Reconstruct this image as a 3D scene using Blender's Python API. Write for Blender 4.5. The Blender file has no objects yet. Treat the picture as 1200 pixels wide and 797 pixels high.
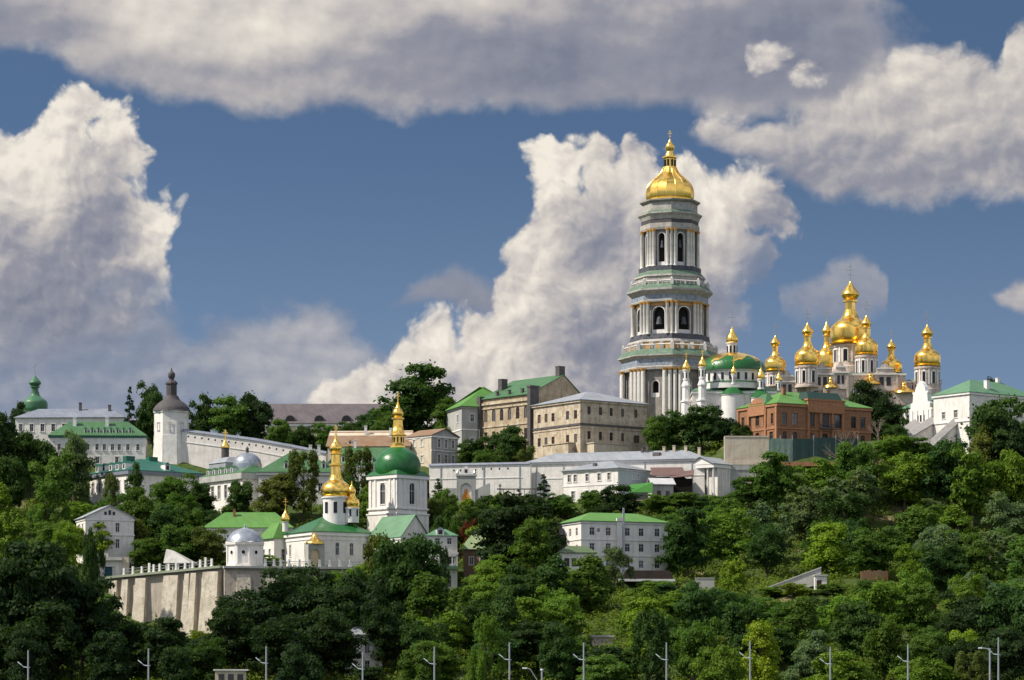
import bpy, math, random
import numpy as np
from mathutils import Vector, Matrix

# ------------------------------------------------------------------ camera, light, exposure
SC = bpy.context.scene
COL = SC.collection
F, HZ, CX, ZC = 3600.0, 830.0, 600.0, 10.0      # focal length in photo pixels, horizon row, centre column, eye height


def P(px, py, Y):
    return Vector(((px - CX) * Y / F, Y, ZC + (HZ - py) * Y / F))


cam_d = bpy.data.cameras.new('camera')
cam = bpy.data.objects.new('camera', cam_d)
COL.objects.link(cam)
cam.location = (0, 0, ZC)
cam.rotation_euler = (math.radians(90), 0, 0)
cam_d.sensor_width = 36
cam_d.lens = 36 * F / 1200
cam_d.shift_y = (HZ - 398.5) / 1200
cam_d.clip_start = 1
cam_d.clip_end = 40000
SC.camera = cam

SUN_DIR = Vector((-0.655, -0.15, 0.740)).normalized()      # towards the sun
SUN_EL = math.asin(SUN_DIR.z)
SUN_AZ = math.atan2(SUN_DIR.x, SUN_DIR.y)                    # from +Y towards +X
sun_d = bpy.data.lights.new('sun', 'SUN')
sun_d.energy = 4.5
sun_d.angle = math.radians(0.5)
sun_d.color = (1.0, 0.93, 0.82)
sun = bpy.data.objects.new('sun', sun_d)
COL.objects.link(sun)
sun.location = (-300, -100, 600)
sun.rotation_euler = SUN_DIR.to_track_quat('Z', 'Y').to_euler()

SC.view_settings.view_transform = 'Standard'
SC.view_settings.look = 'None'
SC.view_settings.gamma = 1
SC.view_settings.exposure = 0.454
SC.view_settings.use_curve_mapping = False
SC.render.engine = 'CYCLES'
SC.cycles.use_denoising = True
SC.cycles.max_bounces = 6
SC.cycles.diffuse_bounces = 3
SC.cycles.glossy_bounces = 3
SC.cycles.transmission_bounces = 3
SC.cycles.sample_clamp_indirect = 4.0
SKY_STRENGTH = 0.085


# ------------------------------------------------------------------ node helper
class NB:
    """small expression builder over a node tree"""
    def __init__(s, tree):
        s.t = tree

    def n(s, typ, **kw):
        nd = s.t.nodes.new(typ)
        for k, v in kw.items():
            setattr(nd, k, v)
        return nd

    def link(s, val, sock):
        if isinstance(val, V):
            s.t.links.new(val.s, sock)
        elif val is not None:
            sock.default_value = val

    def math(s, op, a, b=None, c=None, clamp=False):
        nd = s.n('ShaderNodeMath', operation=op, use_clamp=clamp)
        s.link(a, nd.inputs[0])
        if b is not None:
            s.link(b, nd.inputs[1])
        if c is not None:
            s.link(c, nd.inputs[2])
        return V(s, nd.outputs[0])

    def sstep(s, v, lo, hi):
        nd = s.n('ShaderNodeMapRange', interpolation_type='SMOOTHSTEP')
        s.link(v, nd.inputs[0])
        s.link(lo, nd.inputs[1])
        s.link(hi, nd.inputs[2])
        return V(s, nd.outputs[0])

    def lin(s, v, lo, hi, a=0.0, b=1.0):
        nd = s.n('ShaderNodeMapRange')
        for i, x in enumerate((v, lo, hi, a, b)):
            s.link(x, nd.inputs[i])
        return V(s, nd.outputs[0])

    def vec(s, x, y, z=0.0):
        nd = s.n('ShaderNodeCombineXYZ')
        for i, q in enumerate((x, y, z)):
            s.link(q, nd.inputs[i])
        return V(s, nd.outputs[0])

    def vadd(s, v, c):
        nd = s.n('ShaderNodeVectorMath', operation='ADD')
        s.link(v, nd.inputs[0])
        s.link(c, nd.inputs[1])
        return V(s, nd.outputs[0])

    def vmul(s, v, c):
        nd = s.n('ShaderNodeVectorMath', operation='MULTIPLY')
        s.link(v, nd.inputs[0])
        s.link(c, nd.inputs[1])
        return V(s, nd.outputs[0])

    def noise(s, v, scale, detail=4, rough=0.55, dim='3D', col=False, dist=0.0):
        nd = s.n('ShaderNodeTexNoise', noise_dimensions=dim)
        s.link(v, nd.inputs['Vector'])
        nd.inputs['Scale'].default_value = scale
        nd.inputs['Detail'].default_value = detail
        nd.inputs['Roughness'].default_value = rough
        nd.inputs['Distortion'].default_value = dist
        return V(s, nd.outputs['Color' if col else 'Fac'])

    def voro(s, v, scale, detail=2, rough=0.5, dim='2D', smooth=0.4):
        nd = s.n('ShaderNodeTexVoronoi', voronoi_dimensions=dim, feature='SMOOTH_F1')
        s.link(v, nd.inputs['Vector'])
        nd.inputs['Scale'].default_value = scale
        nd.inputs['Detail'].default_value = detail
        nd.inputs['Roughness'].default_value = rough
        nd.inputs['Smoothness'].default_value = smooth
        return V(s, nd.outputs['Distance'])

    def curve(s, v, pts, x0, x1, y0, y1):
        """piecewise curve through pts, v in x0..x1, result in y0..y1"""
        nd = s.n('ShaderNodeFloatCurve')
        c = nd.mapping.curves[0]
        pts = sorted(pts)
        q = [((x - x0) / (x1 - x0), (y - y0) / (y1 - y0)) for x, y in pts]
        while len(c.points) < len(q):
            c.points.new(0.5, 0.5)
        for p, (x, y) in zip(c.points, q):
            p.location = (x, y)
            p.handle_type = 'VECTOR'
        nd.mapping.use_clip = False
        nd.mapping.update()
        s.link(s.lin(v, x0, x1), nd.inputs[1])
        o = V(s, nd.outputs[0])
        return o * (y1 - y0) + y0

    def mix(s, f, a, b):
        nd = s.n('ShaderNodeMix', data_type='RGBA')
        s.link(f, nd.inputs[0])
        s.link(a if isinstance(a, V) else (*a[:3], 1), nd.inputs[6])
        s.link(b if isinstance(b, V) else (*b[:3], 1), nd.inputs[7])
        return V(s, nd.outputs[2])

    def mulc(s, a, b, f=1.0):
        nd = s.n('ShaderNodeMix', data_type='RGBA', blend_type='MULTIPLY')
        s.link(f, nd.inputs[0])
        s.link(a if isinstance(a, V) else (*a[:3], 1), nd.inputs[6])
        s.link(b if isinstance(b, V) else (*b[:3], 1), nd.inputs[7])
        return V(s, nd.outputs[2])

    def sep(s, v):
        nd = s.n('ShaderNodeSeparateXYZ')
        s.link(v, nd.inputs[0])
        return [V(s, o) for o in nd.outputs]


class V:
    def __init__(s, b, sock):
        s.b, s.s = b, sock

    def __add__(s, o): return s.b.math('ADD', s, o)
    __radd__ = __add__
    def __sub__(s, o): return s.b.math('SUBTRACT', s, o)
    def __rsub__(s, o): return s.b.math('SUBTRACT', o, s)
    def __mul__(s, o): return s.b.math('MULTIPLY', s, o)
    __rmul__ = __mul__
    def __truediv__(s, o): return s.b.math('DIVIDE', s, o)


def srgb(r, g, b):
    return tuple(((c / 255) / 12.92 if c <= 10 else ((c / 255 + 0.055) / 1.055) ** 2.4) for c in (r, g, b))


# ------------------------------------------------------------------ sky with clouds
def build_world():
    w = bpy.data.worlds.new('World')
    SC.world = w
    w.use_nodes = True
    t = w.node_tree
    t.nodes.clear()
    B = NB(t)
    out = B.n('ShaderNodeOutputWorld')
    bg = B.n('ShaderNodeBackground')
    bg.inputs[1].default_value = SKY_STRENGTH
    t.links.new(bg.outputs[0], out.inputs[0])
    sky = B.n('ShaderNodeTexSky', sky_type='NISHITA')
    sky.sun_disc = False
    sky.sun_elevation = SUN_EL
    sky.sun_rotation = SUN_AZ
    sky.altitude = 1500
    sky.air_density = 1.0
    sky.dust_density = 0.35
    sky.ozone_density = 3.0
    tc = B.n('ShaderNodeTexCoord')
    d = V(B, tc.outputs['Generated'])
    x, y, z = B.sep(d)
    # a deeper blue reaches closer to the horizon on this clear, dry day: look the sky up a little higher
    zz = z * 1.6 + 0.30
    B.link(B.vec(x, y, zz), sky.inputs[0])
    base = B.mulc(V(B, sky.outputs[0]), (0.98, 1.0, 0.93))
    # azimuth / elevation of the view direction in 1/3600 rad steps (azimuth 600 = due west, elevation row 830 = horizon)
    u0 = B.math('ARCTAN2', x, y) * F + CX
    hor = B.math('SQRT', x * x + y * y)
    v0 = HZ - (B.math('ARCTAN2', z, hor) * F)
    p0 = B.vec(u0 * 0.01, v0 * 0.01)
    wv = B.noise(p0, 1.0, 6, 0.52, '2D', col=True)
    wx, wy, _ = B.sep(wv)
    u = u0 + (wx - 0.5) * 48
    v = v0 + (wy - 0.5) * 48
    pw = B.vec(u * 0.01, v * 0.01)
    bump = B.voro(pw, 1.9, 3.6, 0.55, smooth=0.65)
    bump2 = B.voro(B.vadd(pw, (-0.06, -0.08, 0)), 1.9, 3.6, 0.55, smooth=0.65)
    relief = (bump2 - bump) * 0.62
    puff = (0.45 - bump)                       # >0 on top of a puff
    patch = B.noise(B.vadd(p0, (7.3, 2.1, 0)), 0.95, 3, 0.5, '2D') - 0.5
    fine = B.noise(B.vmul(p0, (0.8, 1.15, 1)), 1.7, 7, 0.52, '2D') - 0.5
    fine2 = B.noise(B.vmul(B.vadd(p0, (-0.10, -0.12, 0)), (0.8, 1.15, 1)), 1.7, 7, 0.52, '2D') - 0.5
    soft_rel = fine - fine2
    XA, XB, YA, YB = -300.0, 1500.0, -100.0, 600.0

    def C(pts):
        pts = [(XA, pts[0][1])] + list(pts) + [(XB, pts[-1][1])]
        return B.curve(u, pts, XA, XB, YA, YB)

    def ell(cx, cy, rx, ry):
        a = (u - cx) * (1.0 / rx)
        b = (v - cy) * (1.0 / ry)
        return 1.0 - B.sstep(a * a + b * b, 0.0, 1.0)

    K = 1.0 / (SKY_STRENGTH * 2 ** SC.view_settings.exposure)
    sc = lambda c: tuple(q * K for q in srgb(*c))
    LIT, MID, SHD, DRK = sc((243, 235, 222)), sc((196, 190, 187)), sc((150, 151, 162)), sc((124, 129, 147))

    def shade(L):
        a = B.mix(B.lin(L, -0.1, 0.25), DRK, SHD)
        a = B.mix(B.lin(L, 0.25, 0.6), a, MID)
        return B.mix(B.lin(L, 0.6, 1.05), a, LIT)

    def cloud(col, top, bot, wt, wb, L, pk=40.0, op=1.0, fk=20.0, xm=None):
        e1 = v - C(top) + puff * pk + fine * fk
        e2 = C(bot) - v + puff * (pk * 0.4) + fine * fk
        m = B.sstep(e1, -wt, wt) * B.sstep(e2, -wb, wb) * op
        if xm is not None:
            m = m * xm
        if callable(L):
            L = L(e1, e2)
        return B.mix(m, col, shade(L))

    c = B.mix(B.sstep(v0, 120.0, 600.0) * 0.44, base, sc((150, 172, 198)))
    OFF = 700
    # grey veil low on the left, and the thin band beside the centre cloud
    c = cloud(c, [(0, 330), (170, 350), (230, 392), (262, 384), (300, 370), (335, 366), (385, 366), (412, 378), (440, 402), (480, 395), (560, 380), (600, 420), (700, 560)],
              [(0, 620), (800, 620)], 22, 30, lambda a, b: 0.26 + fine * 0.4 + soft_rel * 0.7 + ell(350, 430, 110, 70) * 0.34, 26, 0.62, 34)
    # shadowed lump left of the centre cumulus
    c = cloud(c, [(430, OFF), (446, 352), (478, 336), (508, 326), (528, 316), (552, 312), (572, 324), (594, 348), (620, 352), (640, OFF)],
              [(430, 340), (450, 352), (600, 372), (640, 340)], 12, 12, 0.17 + soft_rel * 0.6, 14, 0.85, 14)
    # cumulus towers: a union of round lobes, roughened by puffs
    bigp = 0.42 - B.voro(B.vadd(pw, (3.1, 1.7, 0)), 1.05, 1, 0.4, smooth=0.8)
    pv = B.vec(u, v)

    def lobes(cs, k=14.0):
        e = None
        for cx, cy, r in cs:
            nd = B.n('ShaderNodeVectorMath', operation='DISTANCE')
            B.link(pv, nd.inputs[0])
            nd.inputs[1].default_value = (cx, cy, 0)
            q = r - V(B, nd.outputs['Value'])
            e = q if e is None else B.math('SMOOTH_MAX', e, q, k)
        return e

    def cumulus(col, cs, w, fade, L, off=6.0):
        """fade: 0..1 factor that lets the foot of the cloud dissolve"""
        e = lobes(cs) + puff * 22 + bigp * 14 + fine * 8 + off
        m = B.sstep(e, -w, w) * fade
        # lobes catch the light from the upper left
        e2 = lobes([(cx + 12, cy + 15, r) for cx, cy, r in cs[::2]], 20.0)
        return B.mix(m, col, shade(L(e, e2)))
    c = cumulus(c, [(655, 196, 37), (700, 200, 40), (745, 206, 42), (790, 238, 44), (657, 250, 38), (642, 300, 52), (602, 352, 44), (562, 392, 40), (512, 402, 38), (482, 437, 40), (432, 458, 38), (392, 474, 34), (450, 480, 50), (500, 450, 50),
                    (700, 330, 118), (660, 430, 120), (760, 330, 100), (560, 470, 74), (846, 246, 38), (874, 238, 40), (902, 258, 34), (862, 310, 50), (838, 370, 46)], 6.0,
                1.0 - ell(900, 372, 70, 110) * 0.55,
                lambda e, e2: 0.90 + relief * 0.75 + soft_rel * 0.45 + patch * 0.30 + bigp * 0.35 - ell(748, 400, 130, 210) * 0.5 - ell(690, 262, 56, 62) * 0.36 - ell(655, 405, 80, 60) * 0.26
                - ell(930, 330, 70, 160) * 0.62 - ell(868, 350, 60, 120) * 0.40 + ell(660, 190, 60, 60) * 0.15 - ell(560, 470, 260, 60) * 0.16, 4.5)
    bot_l = B.sstep(430.0 - v + fine * 60 + patch * 40 - B.math('MAXIMUM', u - 60.0, 0.0) * 0.35, -40.0, 75.0)
    c = cumulus(c, [(105, 142, 33), (80, 164, 42), (138, 168, 36), (150, 204, 34), (164, 270, 42), (178, 318, 33), (44, 212, 50), (0, 222, 50), (70, 262, 104), (60, 350, 116), (-50, 290, 110), (128, 335, 74)], 6.0,
                bot_l * 0.97,
                lambda e, e2: 0.94 + relief * 0.75 + soft_rel * 0.45 + patch * 0.30 + bigp * 0.35 - ell(70, 380, 190, 170) * 0.74 - ell(118, 250, 66, 80) * 0.34 + ell(175, 275, 40, 60) * 0.20)
    # high grey sheet along the top
    c = cloud(c, [(-60, -140), (1300, -140)],
              [(-60, 66), (0, 76), (62, 92), (120, 104), (200, 124), (300, 138), (352, 143), (450, 138), (530, 136), (600, 142), (660, 132), (740, 126), (830, 142), (960, 152), (1060, 150), (1300, 150)],
              18, 13, lambda a, b: 0.42 + patch * 0.5 + soft_rel * 0.6 + relief * 0.10 - ell(560, 85, 210, 60) * 0.26 - ell(770, 90, 220, 90) * 0.26 - ell(950, 60, 140, 100) * 0.26
              + ell(250, 30, 230, 70) * 0.34 + ell(500, 16, 130, 44) * 0.26 + ell(370, 62, 80, 30) * 0.16 - ell(60, 50, 90, 30) * 0.15, 16, 0.97, 24, xm=1.0 - B.sstep(u + fine * 60 + puff * 30 - v * 0.32, 985.0, 1050.0))
    # right bank
    c = cloud(c, [(780, OFF), (806, 166), (822, 146), (868, 137), (920, 140), (962, 124), (1010, 104), (1042, 90), (1056, 66), (1088, 60), (1112, 66), (1130, 86), (1160, 88), (1166, 62), (1182, 50), (1206, 47), (1300, 30)],
              [(780, 140), (818, 174), (842, 186), (900, 204), (950, 236), (1000, 242), (1050, 250), (1100, 240), (1200, 252), (1300, 260)],
              14, 13, lambda a, b: 0.47 + patch * 0.45 + relief * 0.45 + soft_rel * 0.6 + ell(1080, 95, 60, 50) * 0.30 + ell(1180, 90, 60, 70) * 0.28 - ell(960, 205, 160, 50) * 0.2
              - ell(1130, 215, 160, 50) * 0.14 + ell(870, 150, 50, 20) * 0.14, 26, 1.0, 22)
    # small bright tuft
    t1 = B.math('MAXIMUM', ell(893, 82, 34, 36), ell(945, 104, 44, 30))
    c = B.mix(B.sstep(t1 + puff * 0.9 + fine * 1.1, 0.30, 0.95) * 0.85, c, shade(0.72 + relief * 0.9 + soft_rel * 0.8))
    # faint pink puffs beside the cathedral
    c = cloud(c, [(890, OFF), (904, 362), (930, 346), (958, 334), (980, 310), (1000, 298), (1020, 308), (1034, 340), (1050, OFF)],
              [(890, 340), (906, 370), (960, 372), (1000, 380), (1036, 366), (1050, 340)], 12, 16, 0.36 + soft_rel * 0.6, 14, 0.62, 16)
    c = cloud(c, [(1136, OFF), (1152, 352), (1174, 350), (1190, 338), (1202, 334), (1300, 326), (1400, OFF)],
              [(1136, 340), (1156, 360), (1176, 380), (1202, 384), (1300, 380)], 8, 9, 0.42 + soft_rel * 0.8, 14, 0.9, 12)
    # broken cloud outside this western sector, unseen, thickened and brightened to add fill
    r3 = B.noise(d, 2.6, 5, 0.55)
    inside = B.sstep(B.math('ABSOLUTE', u0 - 600.0), 900.0, 1500.0)
    gen = B.sstep(r3, 0.42, 0.55) * B.math('MAXIMUM', inside, B.sstep(v0, -200.0, -700.0))
    up = B.sstep(z, 0.0, 0.08)
    fill_cloud = tuple(1.32 * q for q in sc((226, 228, 238)))      # unseen cloud, brightened to fill the shaded walls
    c = B.mix(gen * up * 0.85, c, fill_cloud)
    t.links.new(c.s, bg.inputs[0])
    w.cycles.sampling_method = 'MANUAL'
    w.cycles.sample_map_resolution = 1024


build_world()
# ------------------------------------------------------------------ materials
MATS = {}


def mat(name, c, c2=None, rough=0.8, metal=0.0, scale=0.35, streak=0.0, bump=0.0, spec=0.3, spots=None):
    """procedural surface: two tones mixed by noise, optional vertical weather streaks and stains"""
    if name in MATS:
        return MATS[name]
    m = bpy.data.materials.new(name)
    m.use_nodes = True
    t = m.node_tree
    bs = t.nodes['Principled BSDF']
    B = NB(t)
    tc = B.n('ShaderNodeTexCoord')
    p = V(B, tc.outputs['Object'])
    if c2 is None:
        c2 = tuple(q * 0.82 for q in c)
    n1 = B.noise(p, scale, 6, 0.62)
    col = B.mix(B.lin(n1, 0.34, 0.68), c, c2)
    if streak:
        ns = B.noise(B.vmul(p, (0.9, 0.9, 0.10)), 1.3, 4, 0.6)
        col = B.mulc(col, (0.62, 0.60, 0.57), B.sstep(ns, 0.48, 0.75) * streak)
    if spots:
        nn = B.noise(p, scale * 1.7, 5, 0.65)
        col = B.mix(B.sstep(nn, 0.54, 0.63) * 0.8, col, spots)
    t.links.new(col.s, bs.inputs['Base Color'])
    n2 = B.noise(p, 1.6, 3, 0.6)
    t.links.new(B.lin(n2, 0.3, 0.7, max(0.03, rough - 0.08), min(1.0, rough + 0.08)).s, bs.inputs['Roughness'])
    bs.inputs['Metallic'].default_value = metal
    bs.inputs['Specular IOR Level'].default_value = spec
    if bump:
        bn = B.n('ShaderNodeBump')
        bn.inputs['Strength'].default_value = bump
        bn.inputs['Distance'].default_value = 0.25
        B.link(B.noise(p, 1.1, 4, 0.6), bn.inputs['Height'])
        t.links.new(bn.outputs[0], bs.inputs['Normal'])
    MATS[name] = m
    return m


def seam_mat(name, c, c2, rough=0.45, metal=0.0, pitch=0.65, spec=0.4):
    """sheet-metal roofing: patchy paint, thin standing seams"""
    if name in MATS:
        return MATS[name]
    m = bpy.data.materials.new(name)
    m.use_nodes = True
    t = m.node_tree
    bs = t.nodes['Principled BSDF']
    B = NB(t)
    tc = B.n('ShaderNodeTexCoord')
    p = V(B, tc.outputs['Object'])
    n1 = B.noise(p, 0.25, 5, 0.6)
    col = B.mix(B.lin(n1, 0.35, 0.65), c, c2)
    x, y, z = B.sep(p)
    fr = B.math('FRACT', (x + y * 0.6) / pitch)
    seam = B.sstep(B.math('ABSOLUTE', fr - 0.5), 0.40, 0.48)
    cell = B.noise(B.vec(B.math('FLOOR', (x + y * 0.6) / pitch), B.math('FLOOR', z / 1.4)), 7.31, 0, 0.5, '2D')
    col = B.mulc(col, (0.78, 0.78, 0.78), B.lin(cell, 0.35, 0.65) * 0.6)
    fade = B.noise(B.vmul(p, (1, 1, .35)), 0.55, 5, 0.65)
    col = B.mix(B.sstep(fade, 0.52, 0.72) * 0.45, col, tuple(0.65 * q + 0.045 for q in c))
    rust = B.noise(p, 0.33, 6, 0.7)
    col = B.mix(B.sstep(rust, 0.62, 0.70) * 0.55, col, (0.11, 0.085, 0.06))
    col = B.mulc(col, (0.55, 0.55, 0.55), seam * 0.45)
    t.links.new(col.s, bs.inputs['Base Color'])
    bs.inputs['Roughness'].default_value = rough
    bs.inputs['Metallic'].default_value = metal
    bs.inputs['Specular IOR Level'].default_value = spec
    bn = B.n('ShaderNodeBump')
    bn.inputs['Strength'].default_value = 0.35
    bn.inputs['Distance'].default_value = 0.05
    t.links.new(seam.s, bn.inputs['Height'])
    t.links.new(bn.outputs[0], bs.inputs['Normal'])
    MATS[name] = m
    return m


def gold_mat():
    m = bpy.data.materials.new('gilding')
    m.use_nodes = True
    t = m.node_tree
    bs = t.nodes['Principled BSDF']
    B = NB(t)
    p = V(B, B.n('ShaderNodeTexCoord').outputs['Object'])
    n1 = B.noise(p, 0.9, 4, 0.6)
    t.links.new(B.mix(B.lin(n1, 0.35, 0.65), (1.0, 0.68, 0.17), (0.90, 0.54, 0.11)).s, bs.inputs['Base Color'])
    t.links.new(B.lin(B.noise(p, 2.2, 3, 0.6), 0.3, 0.7, 0.22, 0.31).s, bs.inputs['Roughness'])
    bs.inputs['Metallic'].default_value = 1.0
    bn = B.n('ShaderNodeBump')
    bn.inputs['Strength'].default_value = 0.10
    bn.inputs['Distance'].default_value = 0.06
    B.link(B.noise(p, 1.7, 2, 0.5), bn.inputs['Height'])
    t.links.new(bn.outputs[0], bs.inputs['Normal'])
    return m


GOLD = gold_mat()
WHITE = mat('white_plaster', (0.76, 0.725, 0.68), (0.63, 0.60, 0.56), 0.85, streak=0.6, bump=0.25, spots=(0.60, 0.56, 0.51))
WHITE2 = mat('old_white_plaster', (0.76, 0.71, 0.66), (0.58, 0.54, 0.50), 0.88, streak=0.6, bump=0.25)
TRIM = mat('white_stucco_trim', (0.75, 0.73, 0.70), (0.64, 0.62, 0.59), 0.8, streak=0.35)
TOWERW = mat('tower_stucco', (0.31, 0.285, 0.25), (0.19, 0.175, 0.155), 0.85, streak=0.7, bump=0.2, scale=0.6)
TOWERC = mat('column_stone', (0.70, 0.67, 0.62), (0.52, 0.495, 0.455), 0.8, streak=0.25, scale=0.6)
TOWERK = mat('tower_cornice', (0.44, 0.415, 0.375), (0.28, 0.265, 0.24), 0.85, streak=0.7, scale=0.8)
CERAMIC = mat('blue_ceramic_frieze', (0.12, 0.16, 0.23), (0.34, 0.36, 0.37), 0.5, scale=1.4)
OCHRE = mat('ochre_ornament', (0.62, 0.34, 0.09), (0.42, 0.22, 0.07), 0.6, scale=1.5)
DARKP = mat('dark_plinth', (0.05, 0.055, 0.07), (0.10, 0.10, 0.11), 0.7, scale=1.0)
GLASS = mat('dark_window_glass', (0.012, 0.013, 0.017), (0.024, 0.025, 0.030), 0.10, spec=0.28)
VOID = mat('dark_bell_chamber', (0.020, 0.018, 0.020), (0.035, 0.030, 0.028), 0.9)
FRAMEW = mat('white_window_frame', (0.62, 0.61, 0.60), (0.5, 0.49, 0.48), 0.6)
FRAMED = mat('brown_window_frame', (0.10, 0.065, 0.045), (0.16, 0.11, 0.08), 0.6)
G_DOME = seam_mat('green_dome_paint', (0.010, 0.105, 0.020), (0.020, 0.135, 0.034), 0.33, pitch=1.0)
G_ROOF = seam_mat('bright_green_roof', (0.078, 0.215, 0.032), (0.10, 0.235, 0.048), 0.6)
G_ROOF2 = seam_mat('mid_green_roof', (0.038, 0.125, 0.042), (0.06, 0.15, 0.062), 0.6)
G_PALE = seam_mat('pale_green_roof', (0.085, 0.20, 0.10), (0.11, 0.225, 0.13), 0.6)
G_TEAL = seam_mat('blue_green_roof', (0.010, 0.105, 0.072), (0.016, 0.125, 0.085), 0.5)
G_GREYD = mat('dull_green_dome', (0.065, 0.17, 0.085), (0.05, 0.13, 0.07), 0.4, scale=0.5)
G_OLIVE = seam_mat('olive_green_roof', (0.19, 0.27, 0.11), (0.25, 0.30, 0.16), 0.6)
G_COPPER = mat('weathered_copper', (0.12, 0.20, 0.13), (0.075, 0.11, 0.08), 0.65, scale=0.8)
ZINC = seam_mat('grey_zinc_roof', (0.245, 0.265, 0.29), (0.31, 0.325, 0.345), 0.5, spec=0.4)
ZINCD = mat('zinc_dome', (0.40, 0.43, 0.46), (0.31, 0.34, 0.37), 0.30, metal=0.6, spec=0.5)
SLATE = seam_mat('blue_grey_roof', (0.17, 0.19, 0.24), (0.22, 0.24, 0.28), 0.55)
MAUVE = seam_mat('mauve_grey_roof', (0.115, 0.098, 0.105), (0.145, 0.125, 0.13), 0.8, spec=0.15)
SHINGLE = mat('dark_brown_shingles', (0.058, 0.052, 0.054), (0.085, 0.075, 0.075), 0.7, scale=1.2, bump=0.4)
RUST = mat('rusty_tin_roof', (0.235, 0.165, 0.11), (0.19, 0.10, 0.05), 0.8, scale=0.35)
BROWNROOF = mat('brown_tin_roof', (0.115, 0.07, 0.06), (0.15, 0.09, 0.08), 0.7)
BRICK = mat('orange_brick', (0.31, 0.155, 0.08), (0.19, 0.095, 0.055), 0.85, scale=1.1, streak=0.6, bump=0.25)
BRICKT = mat('brick_moulding', (0.39, 0.19, 0.095), (0.28, 0.13, 0.07), 0.85, scale=1.1)
STONE = mat('weathered_pale_brick', (0.47, 0.385, 0.26), (0.29, 0.225, 0.15), 0.9, scale=0.4, streak=0.9, bump=0.35, spots=(0.22, 0.16, 0.11))
STONE2 = mat('peeling_plaster', (0.56, 0.49, 0.38), (0.35, 0.275, 0.185), 0.9, scale=0.4, streak=1.0, bump=0.35, spots=(0.27, 0.195, 0.125))
GREYST = mat('grey_render', (0.40, 0.40, 0.38), (0.31, 0.31, 0.29), 0.9, streak=0.6)
SOOT = mat('sooty_brick', (0.11, 0.10, 0.10), (0.07, 0.065, 0.06), 0.9)
BEIGE = mat('beige_wall', (0.58, 0.51, 0.40), (0.48, 0.41, 0.31), 0.9, streak=0.6, spots=(0.45, 0.36, 0.26))
CATH = mat('cathedral_stucco', (0.66, 0.57, 0.50), (0.46, 0.37, 0.32), 0.85, scale=0.55, streak=0.7, spots=(0.34, 0.23, 0.17))
BUTT = mat('pale_buttress_stone', (0.60, 0.54, 0.44), (0.44, 0.385, 0.30), 0.9, scale=0.4, streak=1.0, bump=0.5, spots=(0.36, 0.32, 0.25))
RETAIN = mat('grey_retaining_stone', (0.44, 0.39, 0.32), (0.33, 0.29, 0.24), 0.92, scale=0.25, streak=0.9, bump=0.4)
CONC = mat('light_concrete', (0.47, 0.46, 0.43), (0.38, 0.37, 0.34), 0.9, streak=0.5)
NET = mat('green_safety_net', (0.011, 0.034, 0.032), (0.020, 0.050, 0.045), 0.85, scale=0.5)
NETL = mat('pale_green_panel', (0.15, 0.23, 0.19), (0.11, 0.17, 0.14), 0.8, scale=0.5)
TEALD = mat('dark_teal_door', (0.015, 0.055, 0.075), (0.02, 0.07, 0.09), 0.5)
WOOD = mat('dark_timber', (0.014, 0.011, 0.010), (0.024, 0.019, 0.017), 0.95, spec=0.05)
DOOR = mat('brown_door', (0.15, 0.075, 0.05), (0.10, 0.05, 0.035), 0.6)
STEEL = mat('galvanised_steel', (0.40, 0.42, 0.44), (0.32, 0.34, 0.36), 0.45, metal=0.5)
LAMPW = mat('lamp_housing', (0.62, 0.66, 0.68), (0.55, 0.58, 0.60), 0.4)
BLUEW = mat('pale_blue_plaster', (0.46, 0.52, 0.52), (0.39, 0.45, 0.45), 0.85, streak=0.5)
GREENW = mat('green_tarpaulin', (0.05, 0.22, 0.035), (0.08, 0.26, 0.05), 0.6)
ICON = mat('mosaic_icon', (0.78, 0.55, 0.14), (0.75, 0.70, 0.60), 0.5, scale=0.9, spots=(0.45, 0.10, 0.03))
ICONO = mat('golden_mosaic', (0.75, 0.30, 0.04), (0.55, 0.20, 0.04), 0.5, scale=1.6)
NICHE = mat('sandy_niche_painting', (0.66, 0.50, 0.32), (0.56, 0.42, 0.27), 0.8, scale=0.7)
ASPH = mat('asphalt', (0.055, 0.055, 0.058), (0.04, 0.04, 0.042), 0.9)


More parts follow.
